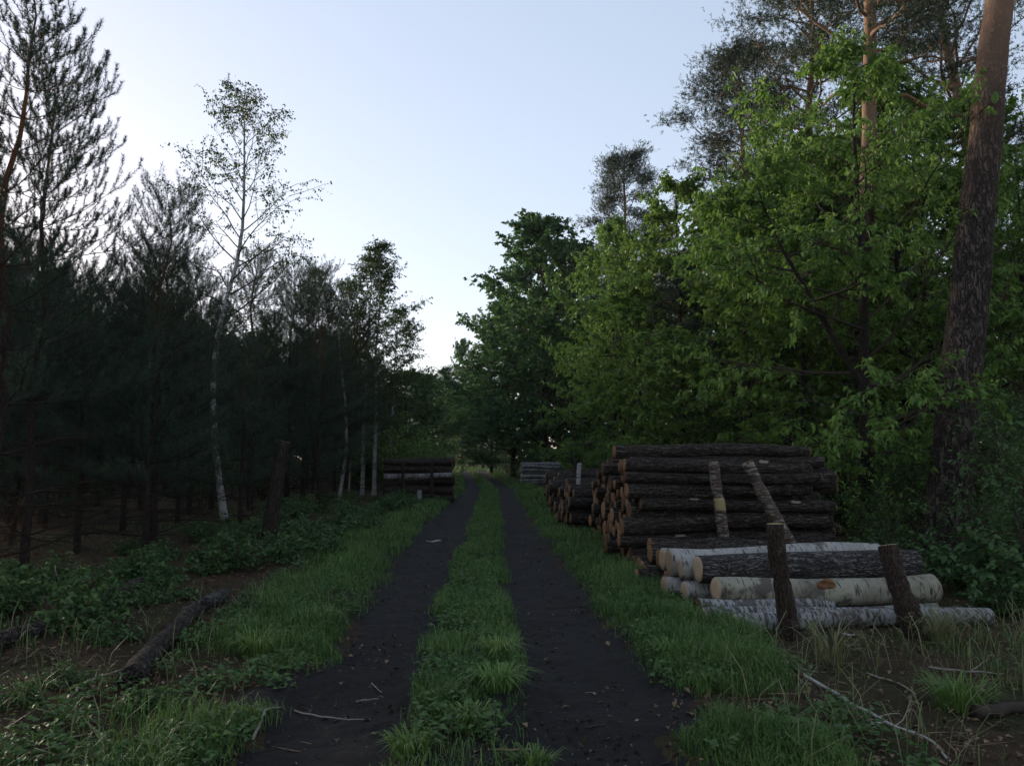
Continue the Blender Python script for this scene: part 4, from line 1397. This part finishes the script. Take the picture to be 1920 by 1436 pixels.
for (kd, px, y, z, r, L, a, lab) in B:
    tl = -.03 if 'rising' in lab else 0.0
    o = LK[kd].lay(px_x(px, y), y, z, r, L, math.radians(a), lab, 'birch logs in front of the tall dark stack' if kd != 'dark' else 'dark logs before the tall stack', tilt=tl, roll=.4 if kd in ('birch3', 'grey') else None)
    if kd == 'birch3':
        # orange knot: a raised collar with a torn hollow, facing the camera
        kb = MB()
        prof = [(0, .2), (.35, .25), (.55, .55), (.8, .85), (1.0, .55), (1.12, 0), (1.15, -.4)]
        n = 22
        vs = [[0, -.010, 0]]
        for q, (rr_, hh) in enumerate(prof[1:]):
            for j in range(n):
                aa = j * 2 * PI / n
                wv = 1 + .16 * math.sin(3 * aa + q) + .1 * math.sin(5 * aa + 2 * q)
                vs.append([rr_ * .092 * math.cos(aa) * wv, -.030 * hh * (1 + .3 * math.sin(4 * aa)), rr_ * .048 * math.sin(aa) * wv])
        f3 = [[0, 1 + (j + 1) % n, 1 + j] for j in range(n)]
        f4 = [[1 + q * n + j, 1 + q * n + (j + 1) % n, 1 + (q + 1) * n + (j + 1) % n, 1 + (q + 1) * n + j] for q in range(len(prof) - 2) for j in range(n)]
        kb.add(vs, f3, f4)
        kn = kb.build('knot', M['knot'], o)
        # world placement on the near upper side of the log, then made relative to the log
        c = np.array([px_x(1335, 8.16), 8.16, .25]) + np.array([math.cos(math.radians(8.5)), math.sin(math.radians(8.5)), 0]) * 1.17
        bpy.context.view_layer.update()
        kn.matrix_parent_inverse = o.matrix_world.inverted()
        kn.location = c + np.array([0, -.122, .048])
        kn.rotation_euler = (-.35, -.05, math.radians(8.5))
        kn['label'] = 'torn orange knot with raised rim'
# hollow split birch log
(v, f3, f4), ends = log_mesh(261, 1.5, .105, .25, .01, .02)
o = empty('hollow_log', (px_x(1300, 7.93), 7.93, .11), (.2, .03, math.radians(12)))
tag(o, 'short hollow birch log with a rotten heart-shaped end', 'log', 'birch logs in front of the tall dark stack')
b = MB(); b.add(v, f3[26:], f4)
b.build('bark', M['birchlog2'], o)
ring = v[:26]; c0 = np.array([0, ring[:, 1].mean(), ring[:, 2].mean()])
e = MB()
an = np.arange(26) * 2 * PI / 26
dent = 1 - .35 * np.exp(-((an - PI / 2) / .35) ** 2)
l0 = c0 + (ring - c0) * .98; l1 = c0 + (ring - c0) * (.72 * dent)[:, None]; l2 = c0 + (ring - c0) * (.5 * dent)[:, None]
l0[:, 0] = -.002; l1[:, 0] = -.012 - .02 * np.random.default_rng(3).random(26); l2[:, 0] = .22
q = np.arange(26); q2 = (q + 1) % 26
e.add(np.concatenate([l0, l1, l2, [[.23, c0[1], c0[2]]]]), np.stack([52 + q2, 52 + q, np.full(26, 78)], 1),
      np.concatenate([np.stack([q2, q, 26 + q, 26 + q2], 1), np.stack([26 + q2, 26 + q, 52 + q, 52 + q2], 1)]))
e.build('rotten_end', M['rot'], o, smooth=False)


# ------------------------------------------------------------------ stakes
def stake(name, p0, p1, r0, r1, bark, wood, label, seed, cat='stake', patch=False):
    p0, p1 = np.array(p0, float), np.array(p1, float)
    o = empty(name, p0)
    d = p1 - p0
    n = 22
    f = np.linspace(0, 1, n)
    rng = np.random.default_rng(seed)
    w = .018 * np.sin(f * PI * 1.3 + rng.random() * 3)
    pts = d[None] * f[:, None] + np.stack([w - w[0], .4 * (w - w[0]), np.zeros(n)], 1)
    pts[0] -= norm(d) * .12
    b = MB()
    tube(b, pts, np.linspace(r0, r1, n) * (1 + .05 * rng.normal(size=n) * (f > .02)), 18, noise=.10, seed=seed, cap=True)
    b.build('bark', bark, o)
    t_ = norm(pts[-1] - pts[-2])
    s_ = norm(np.cross(t_, (0, 1, 0))); u_ = np.cross(s_, t_)
    e = MB()
    k = 18
    a = np.arange(k) * 2 * PI / k
    ring = np.cos(a)[:, None] * s_ + np.sin(a)[:, None] * u_
    v = np.concatenate([ring * r1 * .90 - t_ * .004, ring * r1 * .88 + t_ * .006, [t_ * .007]])
    q = np.arange(k); q2 = (q + 1) % k
    e.add(v, np.stack([k + q, k + q2, np.full(k, 2 * k)], 1), np.stack([q, q2, k + q2, k + q], 1))
    ce = e.build('cut_end', wood, o, smooth=False)
    ce.location = pts[-1]
    return tag(o, label, cat), pts


def pst(px, py, Y):
    return at(px, py, Y)


g_ = lambda px, Y: np.array([px_x(px, Y), Y, g0(px_x(px, Y), Y)])
stake('wooden_stake', g_(1466, 7.12), pst(1458, 982, 7.16), .088, .076, M['brownbark'], M['cutstake'], 'upright brown stake driven in before the thin birch logs', 301)
stake('wooden_stake', g_(1702, 7.12), pst(1667, 1023, 7.30), .105, .083, M['brownbark'], M['cutstake'], 'leaning brown stake with a fresh yellow cut top before the birch logs', 302)
so, sp = stake('flaking_stake', g_(1356, 11.13), pst(1341, 866, 11.17), .085, .075, M['birchstake'], M['cutwood'], 'flaking birch stake with a bare yellow patch against the tall dark stack', 303)
# bare patch on that stake: a shallow shell of peeled wood
pm = MB()
c0 = sp[13]; tt = norm(sp[14] - sp[12])
vv = []
for q in range(9):
    for j in range(9):
        aa = -PI / 2 + (j - 4) * .24
        edge_ = 1.0 if 0 < q < 8 else .98
        vv.append(c0 + tt * (q - 4) * .022 + np.array([math.cos(aa), math.sin(aa), 0]) * (.099 * (1.0 if (0 < j < 8 and 0 < q < 8) else .90)))
f4 = [[q * 9 + j, q * 9 + j + 1, (q + 1) * 9 + j + 1, (q + 1) * 9 + j] for q in range(8) for j in range(8)]
pm.add(vv, None, f4)
po = pm.build('bare_patch', M['cutstake'], so)
po['label'] = 'bare yellow wood where bark was cut away'
stake('flaking_stake', g_(1500, 11.0), pst(1404, 866, 11.12), .100, .078, M['birchstake'], M['cutwood'], 'slanting flaking stake with reddish peeled bark against the tall dark stack', 304)
stake('birch_stake', at(1086, 935, 18.3), pst(1088, 868, 18.3), .055, .05, M['birchstem'], M['cutbirch'], 'thin white birch stake between the tall and the low stack', 305)
stake('wooden_stake', g_(1073, 23.0), pst(1081, 861, 23.0), .07, .065, M['brownbark'], M['cutwood'], 'short brown stake end poking up from the low stack', 306)
stake('wooden_stake', g_(760, 29.0), pst(757, 868, 29.0), .07, .06, M['brownbark'], M['cutwood'], 'dark stake holding the plantation-side pile at its forest end', 307)
stake('wooden_stake', g_(812, 29.0), pst(812, 858, 29.0), .07, .06, M['brownbark'], M['cutwood'], 'dark stake holding the plantation-side pile at its road end', 308)
p = ground_at(785, 946)
stake('birch_stake', p, p + np.array([.06, 0, .50]), .085, .08, M['birchstem'], M['cutbirch'], 'short white birch stump in the grass near the plantation-side pile', 309, 'stump')
p = ground_at(498, 1045)
stake('dead_tree', (p[0], p[1], g0(p[0], p[1])), at(537, 828, p[1] + .1), .13, .105, M['treebark'], M['cutwood'], 'leaning broken dead trunk standing in the brambles', 310, 'dead tree')
p = ground_at(652, 935)
stake('dead_tree', p, p + np.array([.1, 0, 1.4]), .04, .02, M['stick'], M['cutwood'], 'thin pale dead stem beside the twin birches', 311, 'dead tree')


# ------------------------------------------------------------------ fallen trunks, sticks, tufts
def lying(name, pix, r0, r1, mat, label, cat, seed, n=26, lift=.0, wob=.03, twigs=(), smat=None, end=False):
    """a trunk, branch or twig lying on the ground through pixel points"""
    rng = np.random.default_rng(seed)
    P = np.array([ground_at(*q) for q in pix])
    tt = np.linspace(0, 1, len(P)); f = np.linspace(0, 1, n)
    pts = np.stack([np.interp(f, tt, P[:, k]) for k in range(3)], 1)
    rr = np.linspace(r0, r1, n)
    pts[:, :2] += (np.stack([vnoise(np.stack([f * 9, f * 0, f * 0], 1), seed + q) for q in range(2)], 1) - .5) * wob
    pts[:, 2] = gz(pts[:, 0], pts[:, 1]) + rr * .8 + .006 + lift * np.sin(f * PI)
    o = empty(name, pts[0])
    base = pts[0].copy()
    b = MB()
    tube(b, pts - base, rr, 12 if r0 > .03 else 6, noise=.12 if r0 > .03 else .15, seed=seed, cap=True)
    b.build('bark' if r0 > .03 else 'stem', mat, o)
    for (f0, az, ln, rz) in twigs:
        q, dq = at_frac(pts, f0)
        s = wander(q - base, (math.cos(az), math.sin(az), .12), ln, 6, 0, .12, rng)
        s[:, 2] = np.maximum(s[:, 2], gz(s[:, 0] + base[0], s[:, 1] + base[1]) - base[2] + .006)
        tb_ = MB(); tube(tb_, s, np.linspace(rz, rz * .4, 7), 5)
        tb_.build('side_twig', smat or mat, o)
    return tag(o, label, cat)


lying('fallen_log', [(245, 1300), (300, 1225), (365, 1165)], .088, .080, M['pinebark'] if False else M['logbark'], 'grey fallen trunk lying in the litter beside the left verge', 'fallen trunk', 401, 30)
lying('fallen_log', [(378, 1152), (418, 1128)], .078, .072, M['greybark'], 'short pale length broken off the grey fallen trunk', 'fallen trunk', 402, 12)
lying('fallen_log', [(180, 1150), (230, 1128), (275, 1103)], .085, .07, M['logbark'], 'fallen trunk with a reddish broken end among the herbs', 'fallen trunk', 403, 16)
lying('fallen_log', [(-90, 1260), (0, 1228), (70, 1205)], .085, .07, M['logbark'], 'dark fallen trunk half hidden in the shade of the young pines', 'fallen trunk', 404, 16)
lying('birch_branch', [(1432, 1224), (1478, 1250), (1500, 1272), (1560, 1305), (1600, 1335), (1650, 1358), (1700, 1383), (1745, 1402), (1782, 1428)], .015, .007, M['whitestick'],
      'long thin white birch branch lying across the litter in front of the stakes', 'branch', 410, 50, .015, .05, [(.62, .3, .16, .005), (.66, -2.4, .2, .005), (.16, -.1, .22, .005), (.7, .5, .22, .004)], M['stick'])
lying('dry_stick', [(1625, 1262), (1680, 1282), (1722, 1308)], .008, .004, M['stick'], 'brown dry stick lying right of the white birch branch', 'stick', 411, 14, .01)
lying('dry_stick', [(1356, 1210), (1385, 1221)], .014, .010, M['stick'], 'stubby pale stick in the grass before the upright brown stake', 'stick', 412, 8)
lying('dry_stick', [(476, 1376), (492, 1345), (526, 1325)], .012, .006, M['stick'], 'forked pale stick at the left edge of the road', 'stick', 413, 14, .02, .02, [(.55, 2.2, .12, .005)])
lying('dry_stick', [(555, 1322), (600, 1338), (650, 1342), (692, 1337)], .006, .003, M['stick'], 'long curved twig lying on the left wheel track', 'stick', 414, 18, .02)
lying('dry_stick', [(698, 1272), (716, 1288)], .005, .003, M['stick'], 'tiny straight twig on the left wheel track', 'stick', 415, 6)
lying('dry_stick', [(665, 1305), (708, 1298)], .005, .003, M['stick'], 'thin pale twig near the middle strip on the left track', 'stick', 416, 6)
lying('dry_stick', [(1095, 1352), (1160, 1346), (1250, 1352)], .007, .004, M['twigbark'], 'long dark twig lying across the right wheel track', 'stick', 417, 16)
lying('dry_stick', [(1180, 1285), (1200, 1265)], .005, .003, M['stick'], 'short twig on the right wheel track by the verge', 'stick', 418, 6)
lying('dry_stick', [(1240, 1420), (1310, 1380)], .006, .003, M['twigbark'], 'dark twig at the right edge of the road', 'stick', 419, 8)
lying('dry_stick', [(745, 1118), (790, 1105)], .008, .005, M['twigbark'], 'dark twig on the left track beside the middle strip', 'stick', 420, 8)
lying('dry_stick', [(985, 1132), (1040, 1134), (1090, 1128)], .009, .005, M['twigbark'], 'dark stick lying across the right track by the log ends', 'stick', 421, 10)
lying('dark_root', [(1830, 1345), (1880, 1335), (1990, 1328)], .045, .03, M['twigbark'], 'dark dead branch lying in the litter at the right', 'branch', 422, 14)
lying('fallen_branch', [(735, 950), (770, 962), (830, 984)], .02, .012, M['twigbark'], 'dark bare branch leaning out of the verge by the white birch stump', 'branch', 423, 14, .18)
lying('fallen_branch', [(10, 1262), (60, 1248), (130, 1246)], .014, .006, M['twigbark'], 'dark crooked branch in the litter below the dark fallen trunk', 'branch', 425, 16, .03, .06, [(.4, 1.2, .3, .005), (.7, -1.0, .25, .004)])
lying('fallen_branch', [(120, 1320), (180, 1292), (238, 1262)], .011, .005, M['stick'], 'pale branch lying beside the foot of the grey fallen trunk', 'branch', 426, 16, .03, .05, [(.5, 2.0, .22, .004)])
lying('fallen_branch', [(175, 1215), (215, 1190), (270, 1178)], .012, .006, M['twigbark'], 'dark branch lying between the fallen trunks', 'branch', 427, 14, .05, .05, [(.6, .6, .3, .005)])
lying('fallen_branch', [(60, 1420), (130, 1400), (170, 1380)], .008, .004, M['stick'], 'thin pale branch in the grass at the verge corner', 'branch', 428, 12, .03, .05)
lying('fallen_branch', [(1500, 1400), (1570, 1388), (1640, 1396)], .008, .004, M['twigbark'], 'thin dark branch lying left of the white birch branch', 'branch', 429, 12, .02, .05, [(.5, 1.0, .2, .003)])
lying('fallen_branch', [(1740, 1255), (1800, 1270), (1880, 1262)], .010, .005, M['stick'], 'pale branch in the litter right of the leaning stake', 'branch', 430, 12, .03, .05, [(.6, .8, .25, .004)])
p = ground_at(95, 1072); p2 = ground_at(122, 1112)
stake('dry_stick', (p2[0], p2[1], g0(p2[0], p2[1])), p2 + np.array([-.15, .05, .32]), .008, .005, M['stick'], M['cutwood'], 'pale dead stick standing up among the herbs', 424, 'stick')


def scrap(px, py, s, mat, label, cat, seed):
    rng = np.random.default_rng(seed)
    p = ground_at(px, py)
    n = 9
    u = np.linspace(-1, 1, n)
    U, V = np.meshgrid(u, u)
    z = .25 * np.abs(U) ** 1.5 + .18 * (vnoise(np.stack([U.ravel() * 2, V.ravel() * 2, U.ravel() * 0], 1), seed)).reshape(n, n)
    k = 1 - .2 * rng.random((n, n))
    v = np.stack([U * s * k, V * s * .45 * k, z * s * .6], -1).reshape(-1, 3)
    i = (np.arange(n - 1)[:, None] * n + np.arange(n - 1)[None]).ravel()
    mb = MB(); mb.add(v, None, np.stack([i, i + 1, i + n + 1, i + n], 1))
    mb.add(v - [0, 0, .004], None, np.stack([i, i + n, i + n + 1, i + 1], 1))
    o = mb.build('bark_scrap', mat)
    o.location = (p[0], p[1], g0(p[0], p[1]) + .008)
    o.rotation_euler = (0, 0, rng.random() * 3)
    return tag(o, label, cat)


scrap(812, 1012, .17, M['whitestick'], 'curled white bark scrap lying on the left wheel track', 'bark', 1)
scrap(1160, 1341, .018, M['cutstake'], 'small yellow wood chip on the right wheel track', 'chip', 2)
scrap(1193, 1337, .02, M['stick'], 'small pale wood chip on the right wheel track', 'chip', 3)
scrap(1115, 1289, .02, M['stick'], 'round pale chip near the grass tuft on the right track', 'chip', 4)
scrap(1592, 1194, .06, M['whitestick'], 'white bark flake in the litter before the leaning stake', 'bark', 5)
scrap(1575, 1370, .07, M['whitestick'], 'white bark flake next to the long birch branch', 'bark', 6)
scrap(1640, 1362, .05, M['whitestick'], 'white bark flake touching the long birch branch', 'bark', 7)


def tuft(px, py, n, h, spread, label, seed, mat='grass', lo=.45, hi=1.0):
    p = ground_at(px, py)
    rng = np.random.default_rng(seed)
    mb = MB()
    a = rng.random(n) * 6.28
    r = spread * rng.random(n) ** .7 * .35
    pos = np.stack([np.cos(a) * r, np.sin(a) * r, np.zeros(n)], 1)
    blades(mb, pos, h * (.6 + .5 * rng.random(n)), .007 + .005 * rng.random(n), a + rng.normal(size=n) * .5, .35 + .85 * rng.random(n), lo + (hi - lo) * rng.random(n))
    o = mb.build('grass_tuft', M[mat])
    o.location = (p[0], p[1], g0(p[0], p[1]))
    return tag(o, label, 'grass tuft')


tuft(935, 1240, 150, .24, .26, 'tall upright grass tuft in the strip between the wheel tracks', 1)
tuft(930, 1300, 230, .24, .34, 'broad drooping grass tuft in the strip between the wheel tracks', 2)
tuft(880, 1365, 80, .18, .22, 'small drooping tuft just below the broad one on the middle strip', 3, lo=.3, hi=.9)
tuft(770, 1410, 120, .15, .3, 'low tuft at the left rim of the middle strip', 4, lo=.2, hi=.8)
tuft(1000, 1430, 90, .15, .28, 'low pale tuft at the right rim of the middle strip', 5, lo=.2, hi=.7)
tuft(590, 1180, 120, .25, .35, 'tall bright grass tuft on the left verge', 6)
tuft(480, 1230, 120, .26, .35, 'bright grass tuft beside the grey fallen trunk', 7)
tuft(1800, 1330, 160, .28, .4, 'grass tuft in the litter near the dark dead branch', 8, lo=.2, hi=.8)
tuft(1270, 1240, 120, .24, .35, 'grass tuft on the verge before the upright brown stake', 9)
tuft(1560, 1240, 60, .40, .3, 'thin long-bladed tuft between the two near stakes', 10, 'drygrass')
tuft(1760, 1200, 90, .38, .3, 'thin long-bladed tuft at the foot of the leaning stake', 11, 'drygrass')

# rusty dead pine bough on the ground at the forest edge
(tb_, lb_) = young_pine(91, 1.3, .0, .6, 26, 1.0, .06, .012)
o = empty('dead_pine_bough', (*ground_at(-8, 1060)[:2], .12), (1.25, 0, .6))
tb_.build('stem', M['twigbark'], o); lb_.build('needles', M['rust'], o, smooth=False)
tag(o, 'rust-red dead pine bough lying under the tallest young pine', 'branch')

# ------------------------------------------------------------------ evening air between the camera and the far trees
hz = MB()
x0, x1, y0, y1, z0, z1 = -590, 590, -58, 1480, -1.5, 30
hz.add([(x0, y0, z0), (x1, y0, z0), (x1, y1, z0), (x0, y1, z0), (x0, y0, z1), (x1, y0, z1), (x1, y1, z1), (x0, y1, z1)], None,
       [(0, 3, 2, 1), (4, 5, 6, 7), (0, 1, 5, 4), (1, 2, 6, 5), (2, 3, 7, 6), (3, 0, 4, 7)])
hm = bpy.data.materials.new('evening_haze')
hm.use_nodes = True
hm.node_tree.nodes.clear()
ho = hm.node_tree.nodes.new('ShaderNodeOutputMaterial')
pv = hm.node_tree.nodes.new('ShaderNodeVolumePrincipled')
pv.inputs['Color'].default_value = (.80, .90, 1.0, 1)
pv.inputs['Density'].default_value = .0002
hm.node_tree.links.new(pv.outputs[0], ho.inputs['Volume'])
tag(hz.build('haze', hm, smooth=False), 'thin blue evening haze over the road and the woods', 'haze', None, 'stuff')
